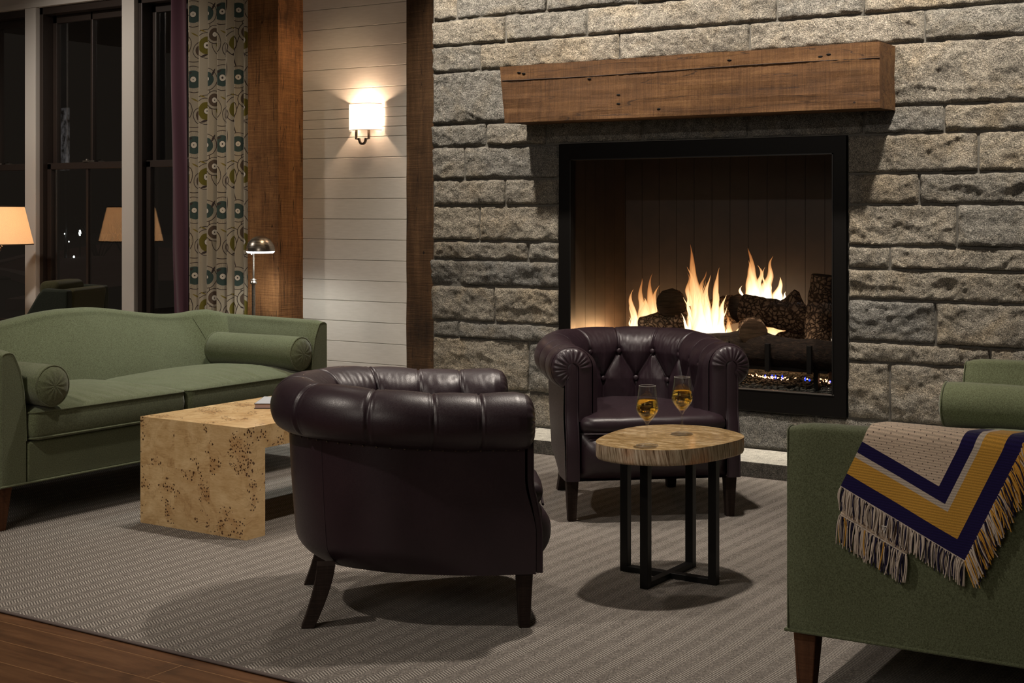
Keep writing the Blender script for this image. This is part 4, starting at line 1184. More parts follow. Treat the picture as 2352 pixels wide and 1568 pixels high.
# ------------------------------------------------------------------ sofas (local: front at y=0 facing -Y, x along the seat)
SW = 0.965
def arm_inner(z):
    return float(np.interp(z, [0.17, 0.34, 0.46, 0.55, 0.62, 0.67, 0.70], [0.832, 0.832, 0.836, 0.846, 0.862, 0.884, 0.905]))
def make_sofa(label):
    t = thing('camelback_sofa', label, 'sofa', group='matching green wool sofas')
    # seat base with front rail
    mb = MB()
    mb.box(-0.836, 0.836, 0.0, 0.86, 0.172, 0.335)
    mb.build('seat_base', 'green_wool', t, bevel=0.010, segs=3)
    w = MB(); w.tube([(x, -0.002, 0.175) for x in np.linspace(-SW, SW, 40)] , 0.0045, 8)
    w.build('bottom_piping', 'green_wool', t)
    for sx in (-1, 1):
        w = MB(); w.tube([(sx * (SW + .001), y, 0.176) for y in np.linspace(0, 0.86, 20)], 0.0045, 8); w.build('bottom_piping', 'green_wool', t)
    # arms
    for sx in (-1, 1):
        mb = MB(); rings = []
        for i in range(31):
            y = 0.0 + 0.86 * i / 30
            e = 0.012 if i == 0 else (0.004 if i == 1 else 0)
            ztop = 0.700 + 0.012 * i / 30
            prof_ = []
            for z in np.linspace(0.176, ztop - 0.02, 22): prof_.append((arm_inner(z) + e + 0.002 * noise.noise(Vector((y * 5, z * 8, sx))), z))
            xa = arm_inner(ztop - 0.02) + e; xb_ = SW - e
            for k in range(1, 10):
                a = PI - PI * k / 10
                prof_.append(((xa + xb_) / 2 + (xb_ - xa) / 2 * math.cos(a), ztop - 0.02 + (0.022 - e) * math.sin(a) ** 0.8))
            for z in np.linspace(ztop - 0.02, 0.176, 20): prof_.append((SW - e + 0.005 * math.sin(PI * (z - .176) / .52), z))
            rings.append([(sx * px, y + (0.0 if i else 0.0), pz) for px, pz in prof_])
        mb.loft(rings)
        ar = mb.build('arm', 'green_wool', t, angle=50)
        w = MB(); L = [(sx * (arm_inner(z) + 0.009), 0.001, z) for z in np.linspace(0.34, 0.676, 24)]
        xa = arm_inner(0.68) + 0.009; xb_ = SW - 0.010
        L += [(sx * ((xa + xb_) / 2 + (xb_ - xa) / 2 * math.cos(PI - PI * k / 10)), 0.001, 0.676 + 0.016 * math.sin(PI * k / 10) ** .8) for k in range(1, 10)]
        L += [(sx * xb_, 0.001, z) for z in np.linspace(0.676, 0.18, 20)]
        w.tube(L, 0.0026, 6); w.build('piping', 'green_wool', ar)
    # camel back
    def top(x):
        ax = abs(x)
        c = 0.787 - 0.064 * sm((ax - 0.04) / 0.62) + 0.012 * sm((ax - 0.68) / 0.14)
        return c - 0.012 * sm((ax - 0.84) / 0.06)
    def fb(a, b):
        x = -0.905 + 1.81 * a; T = top(x)
        corner = 0.14 * sm((abs(x) - 0.62) / 0.30) ** 1.6
        if b < 0.55:
            u = b / 0.55; z = 0.36 + (T - 0.03 - 0.36) * u; y = 0.575 + 0.15 * u ** 1.1 - 0.018 * math.sin(PI * u) - corner * (1 - 0.25 * u)
        elif b < 0.75:
            u = (b - 0.55) / 0.2; an = PI * u; cy = 0.770 - corner * 0.75 * (1 - u * .8)
            z = T - 0.03 + 0.03 * math.sin(an) ; y = cy - 0.045 * math.cos(an)
        else:
            u = (b - 0.75) / 0.25; z = T - 0.03 - (T - 0.03 - 0.18) * u; y = 0.815 + 0.02 * u
        y += 0.003 * noise.noise(Vector((x * 4, z * 6, 0)))
        return (x, y, z)
    mb = MB(); mb.grid(fb, 120, 70)
    bk = mb.build('back', 'green_wool', t, angle=80)
    for sx in (-1, 1):
        w = MB(); w.tube([(sx * (0.735 + 0.035 * math.sin(u * PI / 2)), *[v - (0.0015 if i == 0 else 0) for i, v in enumerate(fb(((sx * (0.735 + 0.035 * math.sin(u * PI / 2))) + 0.905) / 1.81, 0.55 * (1 - u) + 0.03 * u)[1:])]) for u in np.linspace(0, 1, 30)], 0.0022, 6)
        w.build('back_seam', 'green_wool', bk)
    # cushions
    for sx in (-1, 1):
        x0, x1 = (0.004, 0.829); y0, y1 = -0.018, 0.585
        def rr(n=10, r=0.035):
            pts = []
            for cx, cy, a0 in ((x1 - r, y0 + r, -90), (x1 - r, y1 - r, 0), (x0 + r, y1 - r, 90), (x0 + r, y0 + r, 180)):
                for k in range(n): 
                    a = math.radians(a0 + 90 * k / (n - 1)); pts.append((cx + r * math.cos(a), cy + r * math.sin(a)))
            return pts
        base = rr()
        out = []
        for i in range(len(base)):
            p, q = base[i], base[(i + 1) % len(base)]
            d = math.hypot(q[0] - p[0], q[1] - p[1]); n = max(1, int(d / 0.009))
            for k in range(n): out.append((p[0] + (q[0] - p[0]) * k / n, p[1] + (q[1] - p[1]) * k / n))
        out = [(sx * a, b) for a, b in out]
        mb = MB()
        # boxed cushion with crowned top
        cx = sx * (x0 + x1) / 2; cy = (y0 + y1) / 2
        rings = []
        def zt(px, py, k):
            ex = (px - cx) / 0.41; ey = (py - cy) / 0.30
            cr = 0.042 * (1 - min(1, abs(ex)) ** 3) * (1 - min(1, abs(ey)) ** 3)
            wr = 0.006 * noise.noise(Vector((px * 15 + py * 9, py * 3.5, sx * 3))) + 0.0075 * noise.noise(Vector((px * 34 + py * 8, py * 4.5, 7))) * sm((0.40 - py) / 0.35)
            return cr + wr * sm((1 - k) * 10)
        for k, z in ((0.0, 0.336), (0.5, 0.336), (0.95, 0.337), (0.985, 0.345), (1.0, 0.362), (1.008, 0.40), (1.0, 0.440), (0.993, 0.449), (0.975, 0.455)):
            rings.append([(cx + (a - cx) * k, cy + (b - cy) * k, z) for a, b in out])
        for i in range(1, 31):
            k = 0.975 * (1 - i / 30)
            rings.append([(cx + (a - cx) * k, cy + (b - cy) * k, 0.457 + zt(cx + (a - cx) * k, cy + (b - cy) * k, k)) for a, b in out])
        mb.loft(rings, cap=False)
        cu = mb.build('seat_cushion', 'green_wool', t, angle=80)
        for zz in (0.449, 0.347):
            w = MB(); w.tube([(cx + (a - cx) * (0.999 if zz > .4 else .995), cy + (b - cy) * (.999 if zz > .4 else .995), zz) for a, b in out], 0.0042, 6, closed=True); w.build('piping', 'green_wool', cu)
    for sx in (-1, 1):
        for y, dy in ((0.045, 0), (0.80, 0.03)):
            mb = MB(); rings = []
            for z, w_, d in ((0.172, 0.030, 0), (0.0, 0.019, dy)):
                ox = sx * (0.030 - w_) * 1.0
                rings.append([(ox - w_, -w_ + d, z), (ox + w_, -w_ + d, z), (ox + w_, w_ + d, z), (ox - w_, w_ + d, z)])
            mb.loft(rings); mb.build('leg', 'leg_wood', t, smooth=False, bevel=0.003, loc=(sx * 0.925, y, 0))
    return t
s1 = make_sofa('green wool camelback sofa along the windows, behind the burl coffee table')
s2 = copy_tree(s1)
s2['label'] = 'green wool sofa at the right edge with a throw over its arm'
s1.location = (-4.682, 4.496, 0.008); s1.rotation_euler = (0, 0, PI / 2)
RZ2 = -PI / 2 + math.radians(2.2)
s2.rotation_euler = (0, 0, RZ2)
# near front corner of the right-hand sofa sits at (-1.418, 3.438): local (SW, 0)
s2.location = (-1.418 - SW * math.cos(RZ2), 3.438 - SW * math.sin(RZ2), 0.008)

def make_bolster(label, length=0.56, r=0.083):
    t = thing('bolster_cushion', label, 'bolster', group='green bolsters on the sofas')
    mb = MB(); n = 40; pr = []
    m = 40
    rings = []
    for i in range(m + 1):
        x = length * i / m
        ring = []
        for k in range(n):
            a = 2 * PI * k / n
            rr = r * (1 + 0.012 * noise.noise(Vector((x * 6, math.cos(a) * 1.5, math.sin(a) * 1.5))))
            rr *= 1 - 0.05 * (1 - sm(min(x, length - x) / 0.02))
            ring.append((rr * math.cos(a), x, rr * math.sin(a)))
        rings.append(ring)
    mb.loft(rings, cap=False); mb.build('cover', 'green_wool', t)
    for e in (0, 1):
        y = 0 if e == 0 else length; sg = -1 if e == 0 else 1
        mb = MB(); rings = []
        for s_, d in ((0.955, 0), (0.85, 0.008), (0.6, 0.015), (0.3, 0.018), (0.02, 0.018)):
            rings.append([(r * s_ * math.cos(2 * PI * k / n), y + sg * (d + 0.0015 * math.sin(k * 2 * PI / n * 12) * (1 - s_) * s_ * 4), r * s_ * math.sin(2 * PI * k / n)) for k in range(n)])
        mb.loft(rings, cap=False); mb.build('end_cap', 'green_wool', t)
        w = MB(); w.tube([(r * .965 * math.cos(2 * PI * k / n), y, r * .965 * math.sin(2 * PI * k / n)) for k in range(n)], 0.0042, 6, closed=True); w.build('piping', 'green_wool', t)
    return t
b1 = make_bolster('green bolster against the near arm of the left sofa, its round end toward us')
def place_on(b, sofa, lx, ly, z, extra=0.0):
    r = sofa.rotation_euler[2]
    b.location = (sofa.location[0] + lx * math.cos(r) - ly * math.sin(r), sofa.location[1] + lx * math.sin(r) + ly * math.cos(r), z)
    b.rotation_euler = (0, 0, r + extra)
place_on(b1, s1, -0.745, -0.035, 0.558)
b2 = copy_tree(b1); b2['label'] = 'green bolster resting against the far arm of the left sofa'; place_on(b2, s1, 0.765, 0.0, 0.558, 0.02)
b3 = copy_tree(b1); b3['label'] = 'green bolster against the far arm of the sofa with the throw'; place_on(b3, s2, -0.755, -0.03, 0.558)

# ------------------------------------------------------------------ burl coffee table and book
def coffee():
    t = thing('coffee_table', 'blond burl-veneer waterfall coffee table in front of the green sofa', 'coffee table', (-4.0915, 4.59, 0.008))
    hx, hy = 0.2885, 0.624
    MB().box(-hx, hx, -hy, hy, 0.336, 0.424).build('top_panel', 'burl_veneer', t, smooth=False)
    MB().box(-hx, hx, -hy, -hy + 0.103, 0.0, 0.336).build('side_panel', 'burl_veneer', t, smooth=False)
    MB().box(-hx, hx, hy - 0.103, hy, 0.0, 0.336).build('side_panel', 'burl_veneer', t, smooth=False)
coffee()
def book():
    t = thing('hardcover_book', 'pale blue-grey hardcover book lying on the burl coffee table', 'book', (-4.16, 4.50, 0.4325), math.radians(33.2))
    L, W_ = 0.30, 0.23
    MB().box(-0.06, -0.06 + L, -0.115, 0.115, 0, 0.003).build('back_cover', 'book_board', t, smooth=False)
    MB().box(-0.057, -0.063 + L, -0.111, 0.111, 0.003, 0.019).build('pages', 'page_block', t, smooth=False)
    MB().box(-0.06, -0.06 + L, -0.115, 0.115, 0.019, 0.0215).build('front_cover', 'book_board', t, smooth=False)
    MB().box(-0.058, -0.062 + L, -0.113, 0.113, 0.0215, 0.0222).build('dust_jacket', 'book_cover', t, smooth=False)
book()

# ------------------------------------------------------------------ slab side table
def side_table():
    c = (-2.22, 4.355)
    t = thing('side_table', 'small live-edge wood slab table on black square metal legs, holding two glasses', 'side table', (c[0], c[1], 0.008))
    pts = [(-2.376, 4.111), (-2.386, 4.17), (-2.41, 4.257), (-2.43, 4.369), (-2.424, 4.463), (-2.391, 4.537), (-2.341, 4.58), (-2.285, 4.61), (-2.218, 4.619), (-2.161, 4.616), (-2.087, 4.575), (-2.022, 4.521), (-1.989, 4.477), (-1.975, 4.43), (-1.985, 4.352), (-1.997, 4.24), (-2.021, 4.156), (-2.06, 4.106), (-2.102, 4.062), (-2.166, 4.036), (-2.241, 4.029), (-2.30, 4.045), (-2.345, 4.075)]
    P = [Vector((x - c[0], y - c[1], 0)) for x, y in pts]
    for _ in range(2): P = [(P[i - 1] + P[i] * 2 + P[(i + 1) % len(P)]) / 4 for i in range(len(P))]
    P = [p * 1.012 for p in P]
    n = len(P); out = []
    for i in range(n):
        p0, p1, p2, p3 = P[i - 1], P[i], P[(i + 1) % n], P[(i + 2) % n]
        for k in range(10):
            u = k / 10
            out.append(0.5 * ((2 * p1) + (p2 - p0) * u + (2 * p0 - 5 * p1 + 4 * p2 - p3) * u * u + (3 * p1 - p0 - 3 * p2 + p3) * u ** 3))
    Z0, Z1 = 0.430, 0.482
    def ring(s, z, rough=0.0):
        r = []
        for i, p in enumerate(out):
            a = i / len(out) * 2 * PI
            k = s + rough * (0.006 * noise.noise(Vector((math.cos(a) * 5, math.sin(a) * 5, z * 8))) + 0.006 * noise.noise(Vector((math.cos(a) * 26, math.sin(a) * 26, z * 3))))
            r.append((p.x * k, p.y * k, z))
        return r
    mb = MB(); mb.loft([ring(1.0 - 0.5 * k / 10 * (2 if k < 10 else 2) * 1.0 if k < 10 else 0.01, Z1) for k in range(0, 11)], cap=False)
    tp = mb.build('slab_top', 'slab_top', t, angle=180)
    mb = MB(); rings = [ring(1.0, Z1 - 0.0003)] + [ring(1.0, z, 1.0) for z in np.linspace(Z1 - 0.006, Z0 + 0.006, 8)] + [ring(0.985, Z0), ring(0.02, Z0)]
    mb.loft(rings, cap=False)
    tag(mb.build('slab_edge', 'slab_edge', t, angle=80), 'rough striated bark edge')
    for x, y in ((0, -0.167), (0, 0.167), (-0.167, 0), (0.167, 0)):
        MB().box(-0.0145, 0.0145, -0.0145, 0.0145, 0.0, 0.430).build('leg', 'black_metal', t, smooth=False, bevel=0.0015, loc=(x, y, 0))
    MB().box(-0.0145, 0.0145, -0.153, 0.153, 0, 0.020).build('cross_bar', 'black_metal', t, smooth=False, bevel=0.0015)
    MB().box(-0.153, 0.153, -0.0145, 0.0145, 0, 0.0202).build('cross_bar', 'black_metal', t, smooth=False, bevel=0.0015)
side_table()

def wine_glass(label, loc):
    t = thing('wine_glass', label, 'wine glass', loc, group='glasses of white wine')
    outer = [(0.0365, 0.0), (0.0365, 0.0012), (0.030, 0.0030), (0.014, 0.0062), (0.0055, 0.0115), (0.0038, 0.022), (0.0036, 0.045), (0.0038, 0.064), (0.0055, 0.073), (0.0105, 0.079), (0.0215, 0.091), (0.0325, 0.106), (0.0370, 0.118), (0.0365, 0.127), (0.0335, 0.148), (0.0300, 0.172), (0.0275, 0.194)]
    inner = [(0.0267, 0.194), (0.0292, 0.172), (0.0327, 0.148), (0.0356, 0.127), (0.0360, 0.118), (0.0315, 0.107), (0.0205, 0.0925), (0.0095, 0.0815), (0.0003, 0.079)]
    mb = MB(); mb.lathe([(0.0003, 0.0)] + outer + inner, 48)
    mb.build('glass', 'clear_glass', t, angle=60)
    MB().lathe([(0.02745 + 0.00055 * math.cos(a), 0.194 + 0.0005 * math.sin(a)) for a in np.linspace(0, 2 * PI, 7)], 48).build('rim', 'glass_glint', t)  # pale ring stands in for the highlight along the rim
    MB().lathe([(0.0364 + 0.0004 * math.cos(a), 0.0008 + 0.0004 * math.sin(a)) for a in np.linspace(0, 2 * PI, 7)], 48).build('foot_glint', 'glass_glint', t)  # painted glint around the foot
    wi = [(0.0003, 0.0793)] + [(r - 0.0004, z + 0.0002) for r, z in inner[::-1][1:6]] + [(0.0322, 0.1495), (0.0003, 0.1497)]
    wi = [(0.0003, 0.0793), (0.0091, 0.0818), (0.0201, 0.0928), (0.0311, 0.1073), (0.0356, 0.118), (0.0352, 0.127), (0.0323, 0.1485), (0.0318, 0.1492), (0.0003, 0.1493)]
    mb = MB(); mb.lathe(wi, 48); mb.build('wine', 'white_wine', t, angle=60)
    return t
g1 = wine_glass('glass of white wine nearest the front rim of the slab table', (-2.182, 4.127, 0.4905))
g2 = copy_tree(g1); g2.location = (-2.198, 4.411, 0.4905); g2['label'] = 'glass of white wine standing at the middle of the slab table, farther back'

# ------------------------------------------------------------------ throw over the right sofa's near arm
def throw():
    # frame on the sofa arm: s runs away from the front edge along the arm's outer face, d runs down the outer face
    r = RZ2; ux = Vector((-math.sin(r), math.cos(r), 0))     # sofa local +Y (depth)
    un = Vector((math.cos(r), math.sin(r), 0))               # sofa local +X (outward at the near arm)
    O = Vector((-1.418, 3.438, 0.008))
    t = thing('knit_throw', 'cream, gold and navy knitted throw with fringe draped over the sofa arm', 'throw blanket', O)
    ZT = 0.703
    def surf(s, d, off=0.006):
        """d>0 hangs down the outer face, d<0 goes over the arm top then down its inner face"""
        wv = 0.004 * noise.noise(Vector((s * 9, d * 7, 1)))
        o = off + max(0, wv + 0.002)
        W_ = 0.058; R = 0.02
        if d > 0: p = (0.006 + o + 0.012 * sm((d - .25) / .3), ZT - R - d * 0.999)
        elif d > -PI / 2 * R:
            a = -d / R; p = (-R + (R + o) * math.cos(a) + 0.006 * (1 - a / 1.6), ZT - R + (R + o) * math.sin(a))
        elif d > -PI / 2 * R - W_ + R: p = (-R - (-d - PI / 2 * R), ZT + o)
        else:
            e = -d - PI / 2 * R - (W_ - R); a = min(e / R, PI / 2)
            if e < PI / 2 * R: p = (-W_ - (R + o) * math.sin(a) * 1.0, ZT - R + (R + o) * math.cos(a))
            else:
                q = e - PI / 2 * R; p = (-W_ - R - o + q * 0.18, ZT - R - q)
        return ux * s + un * p[0] + Vector((0, 0, p[1] - 0.008 + 0.008))
    def W2(p): return p - Vector((0, 0, 0))
    C = (0.452, 0.272)       # lower corner (s, d) of the cloth
    e1 = Vector((-0.303, -0.148)); L1 = e1.length; e1 /= L1      # lower edge, toward the front
    e2 = Vector((0.150, -0.318)); e2 /= e2.length                # side edge, rising away
    V = 0.46
    def pt(u, v, off=0.006): 
        q = Vector(C) + e1 * u + e2 * v
        return surf(q.x, q.y, off)
    mb = MB(); nu, nv = 60, 90; uv = []
    for i in range(nu):
        for j in range(nv):
            u, v = L1 * i / (nu - 1), V * j / (nv - 1)
            mb.v.append(tuple(pt(u, v, 0.012))); uv.append((v, u))
    n0 = len(mb.v)
    for i in range(nu):
        for j in range(nv):
            u, v = L1 * i / (nu - 1), V * j / (nv - 1)
            mb.v.append(tuple(pt(u, v, 0.007))); uv.append((v, u))
    for i in range(nu - 1):
        for j in range(nv - 1):
            a = i * nv + j; mb.f.append((a, a + nv, a + nv + 1, a + 1)); mb.f.append((n0 + a, n0 + a + 1, n0 + a + nv + 1, n0 + a + nv))
    for i in range(nu - 1):
        for j in (0, nv - 1):
            a = i * nv + j; mb.f.append((a, a + nv, n0 + a + nv, n0 + a))
    for j in range(nv - 1):
        for i in (0, nu - 1):
            a = i * nv + j; mb.f.append((a, a + 1, n0 + a + 1, n0 + a))
    mb.mi = [0] * len(mb.f); mb.uv = uv
    mb.build('cloth', 'knit_throw', t, angle=70)
    # under layer: the folded-back half showing below the lower edge
    mb = MB(); uv = []
    C2 = Vector(C) + e1 * 0.125 - e2 * 0.066; L2 = 0.185
    for i in range(40):
        for j in range(30):
            u, v = L2 * i / 39, 0.20 * j / 29
            q = C2 + e1 * u + e2 * v
            mb.v.append(tuple(surf(q.x, q.y, 0.0025))); uv.append((0.6 + v, 0.6 + u * .02))
    for i in range(39):
        for j in range(29):
            a = i * 30 + j; mb.f.append((a, a + 30, a + 31, a + 1))
    mb.mi = [0] * len(mb.f); mb.uv = uv
    ul = mb.build('under_layer', 'knit_throw', t)
    md = ul.modifiers.new('s', 'SOLIDIFY'); md.thickness = 0.003
    rnd = random.Random(11)
    cols = ['yarn_cream', 'yarn_navy', 'yarn_gold']
    def fringe(name, start, direction, length, hang, flen, count, weights, off, label=None):
        mb = MB()
        for i in range(count):
            q = Vector(start) + Vector(direction) * (length * (i + rnd.uniform(-.3, .3)) / count)
            c_ = rnd.choices([0, 1, 2], weights)[0]
            L = flen * rnd.uniform(0.85, 1.1); hd = Vector(hang) + Vector((rnd.uniform(-.16, .16), rnd.uniform(-.06, .06)))
            pts = []; bow = rnd.uniform(-.006, .006); oo = off + rnd.uniform(0.0, 0.007)
            for k in range(6):
                u = k / 5; qq = q + hd * (L * u) + Vector((bow * math.sin(PI * u), 0))
                qq.y = qq.y + 0.02 * u * u
                pts.append(surf(qq.x, qq.y, oo + 0.003 * math.sin(PI * u)))
            mb.tube(pts, [0.0019, 0.0018, 0.0017, 0.0016, 0.0015, 0.0013], 5, mi=c_)
        return tag(mb.build(name, cols, t), label)
    d1 = (-0.12, 1.0)
    fringe('fringe', C, tuple(e1), L1, d1, 0.038, 200, (6, 3, 0), 0.008, 'cream and navy fringe along the lower edge')
    fringe('fringe', C, tuple(e2), 0.42, (0.50, 0.80), 0.052, 270, (3, 2, 5), 0.009, 'gold, cream and navy fringe along the side edge')
    fringe('fringe', tuple(C2), tuple(e1), L2, d1, 0.050, 120, (5, 3.5, 0.3), 0.004, 'lower second row of cream and navy fringe')
    mb = MB()
    mb.tube([pt(u, -0.001, 0.011) for u in np.linspace(0, L1, 50)], 0.0026, 6); mb.build('hem_cord', 'yarn_cream', t)
    mb = MB(); mb.tube([surf((C2 + e1 * u).x, (C2 + e1 * u).y, 0.004) for u in np.linspace(0, L2, 50)], 0.0026, 6)
    mb.build('hem_cord', 'yarn_cream', t)
    # small stitched mark in the fringe
    mb = MB(); ct = (0.262, 0.215)
    def mk(a, b): mb.tube([surf(ct[0] + a[0], ct[1] + a[1], 0.022), surf(ct[0] + b[0], ct[1] + b[1], 0.022)], 0.0009, 4)
    mk((-0.006, -0.008), (0.0, 0.010)); mk((0.006, -0.008), (0.0, 0.010)); mk((-0.007, -0.006), (0.007, -0.006)); mk((0.0, -.006), (0, .002))
    mb.build('stitched_mark', 'thread_white', t)
throw()

# ------------------------------------------------------------------ wall sconce
def sconce():
    t = thing('wall_sconce', 'lit white half-drum sconce on the white boarded wall', 'wall lamp', (-5.868, YS, 1.85))
    r = 0.122; dp = 0.105; z0, z1 = -0.075, 0.095
    n = 40
    mb = MB(); rings = []
    for z in (z0, z1):
        rings.append([(r * math.cos(PI + PI * k / n), -0.01 + dp * math.sin(PI + PI * k / n), z) for k in range(n + 1)])
    rings2 = [[(x * .985, y * .985, z) for x, y, z in rg_] for rg_ in rings]
    mb.loft(rings, closed=False, cap=False); mb.loft(rings2, closed=False, cap=False)
    mb.build('lamp_shade', 'sconce_shade_linen', t)
    for z in (z0, z1):
        MB().tube([(r * math.cos(PI + PI * k / n), -0.01 + dp * math.sin(PI + PI * k / n), z) for k in range(n + 1)], 0.0022, 6).build('shade_rim', 'yarn_cream', t)
    mb = MB()
    w = 0.0065; yy = -0.055
    P = [(-0.052, z0 + 0.01), (-0.052, z0 - 0.055), (-0.024, z0 - 0.055)] + [(-0.026 * math.cos(a), z0 - 0.058 - 0.030 * math.sin(a)) for a in np.linspace(0, PI, 14)] + [(0.024, z0 - 0.055), (0.052, z0 - 0.055), (0.052, z0 + 0.01)]
    L, R_ = [], []
    for i, p in enumerate(P):
        a = Vector(P[max(i - 1, 0)]); b = Vector(P[min(i + 1, len(P) - 1)]); d = (b - a).normalized(); nn = Vector((-d.y, d.x))
        L.append(Vector(p) + nn * w); R_.append(Vector(p) - nn * w)
    rings = [[(l.x, yy - 0.006, l.y), (q.x, yy - 0.006, q.y), (q.x, yy + 0.006, q.y), (l.x, yy + 0.006, l.y)] for l, q in zip(L, R_)]
    mb.loft(rings); mb.build('bracket_scroll', 'dark_bronze', t, smooth=False)
    mb = MB(); mb.box(-0.05, 0.05, -0.018, 0, -0.06, 0.06); mb.box(-0.008, 0.008, -0.06, -0.01, -0.012, 0.0).box(-0.058, 0.058, -0.061, -0.049, z0 + 0.004, z0 + 0.014); mb.build('back_plate', 'dark_bronze', t, smooth=False, bevel=0.002)
    MB().lathe([(0.004, -0.02), (0.012, -0.01), (0.016, 0.015), (0.010, 0.035), (0.0005, 0.042)], 14, (0, -0.055, 0)).build('bulb', 'led_white', t)
sconce()
lamp('POINT', (-5.868, YS - 0.06, 1.885), 7.5, (1.0, 0.68, 0.45), size=0.02)

# ------------------------------------------------------------------ nickel dome floor lamp
def dome_lamp():
    t = thing('reading_lamp', 'slim brushed nickel floor lamp with a lit dome head beside the curtain', 'floor lamp', (-6.362, 6.70, 0))
    MB().lathe([(0.0005, 0.0), (0.115, 0.0), (0.118, 0.006), (0.112, 0.014), (0.02, 0.022), (0.0005, 0.022)], 40).build('base', 'brushed_nickel', t)
    MB().lathe([(0.0105, 0.02), (0.0105, 0.79)], 16, cap=True).build('lower_pole', 'brushed_nickel', t)
    MB().lathe([(0.0105, 0.785), (0.020, 0.792), (0.022, 0.80), (0.016, 0.812), (0.020, 0.818), (0.006, 0.825)], 20).build('height_collar', 'brushed_nickel', t)
    mb = MB(); mb.tube([(0, 0, 0.82), (0, 0, 0.985), (0.004, 0, 1.005), (0.03, 0, 1.03)], 0.0062, 12); mb.build('upper_pole', 'brushed_nickel', t)
    dx, dy = 0.060, 0.0
    pr = [(0.092, 1.0)] + [(0.092 * math.cos(a), 1.0 + 0.098 * math.sin(a)) for a in np.linspace(0.02, PI / 2 - 0.01, 18)]
    pi_ = [(r * 0.97, 1.0 + (z - 1.0) * 0.97) for r, z in pr[::-1]]
    dm = MB().lathe(pr + pi_ + [pr[0]], 44, (dx, dy, 0)).build('dome_shade', 'brushed_nickel', t)
    MB().lathe([(0.0005, 0.986), (0.080, 0.988), (0.0885, 0.996), (0.0885, 1.001), (0.0005, 1.001)], 32, (dx, dy, 0)).build('light_disc', 'led_white', t)
    MB().sphere((dx - 0.03, dy - 0.05, 0.980), 0.005, 8, 6).build('dimmer_knob', 'chrome', t)
dome_lamp()
lamp('SPOT', (-6.302, 6.70, 0.975), 7, (0.97, 1.0, 0.93), (-6.302, 6.70, 0), 0.07, 165, 0.5)

# ------------------------------------------------------------------ shaded lamp at the left edge
def shade_lamp():
    t = thing('standing_lamp', 'floor lamp with a glowing tan cone shade at the left edge by the window', 'floor lamp', (-8.87, 6.67, 0))
    z0, z1 = 1.012, 1.288; rb, rt = 0.252, 0.186
    mb = MB(); mb.lathe([(rb, z0), (rt, z1)], 64); mb.lathe([(rb - .003, z0), (rt - .003, z1)], 64)
    mb.build('lamp_shade', 'lamp_shade_linen', t)
    for z, r in ((z0, rb), (z1, rt)):
        MB().lathe([(r + .0015, z - 0.004), (r + .002, z + 0.004), (r - .004, z + 0.004), (r - .004, z - .004), (r + .0015, z - .004)], 64).build('shade_rim', 'shade_rim', t)
    MB().lathe([(0.0005, 0), (0.14, 0), (0.145, 0.01), (0.13, 0.02), (0.02, 0.035), (0.0005, 0.035)], 40).build('base', 'dark_bronze', t)
    MB().lathe([(0.009, 0.03), (0.009, 1.02), (0.0005, 1.02)], 14).build('pole', 'dark_bronze', t)
    mb = MB(); mb.tube([(0, 0, 0.95), (0.03, 0, 0.97), (0.05, 0, 1.0)], 0.005, 8); mb.tube([(0.035 + 0.012 * math.cos(a), 0, 0.995 + 0.012 * math.sin(a)) for a in np.linspace(0, 2 * PI, 16, endpoint=False)], 0.0025, 6, closed=True)
    mb.build('switch_arm', 'chrome', t)
    MB().sphere((0, 0, 1.12), 0.03, 14, 10, (1, 1, 1.3)).build('bulb', 'led_white', t)
shade_lamp()
lamp('POINT', (-8.87, 6.67, 1.12), 8, (1.0, 0.76, 0.52), size=0.035)

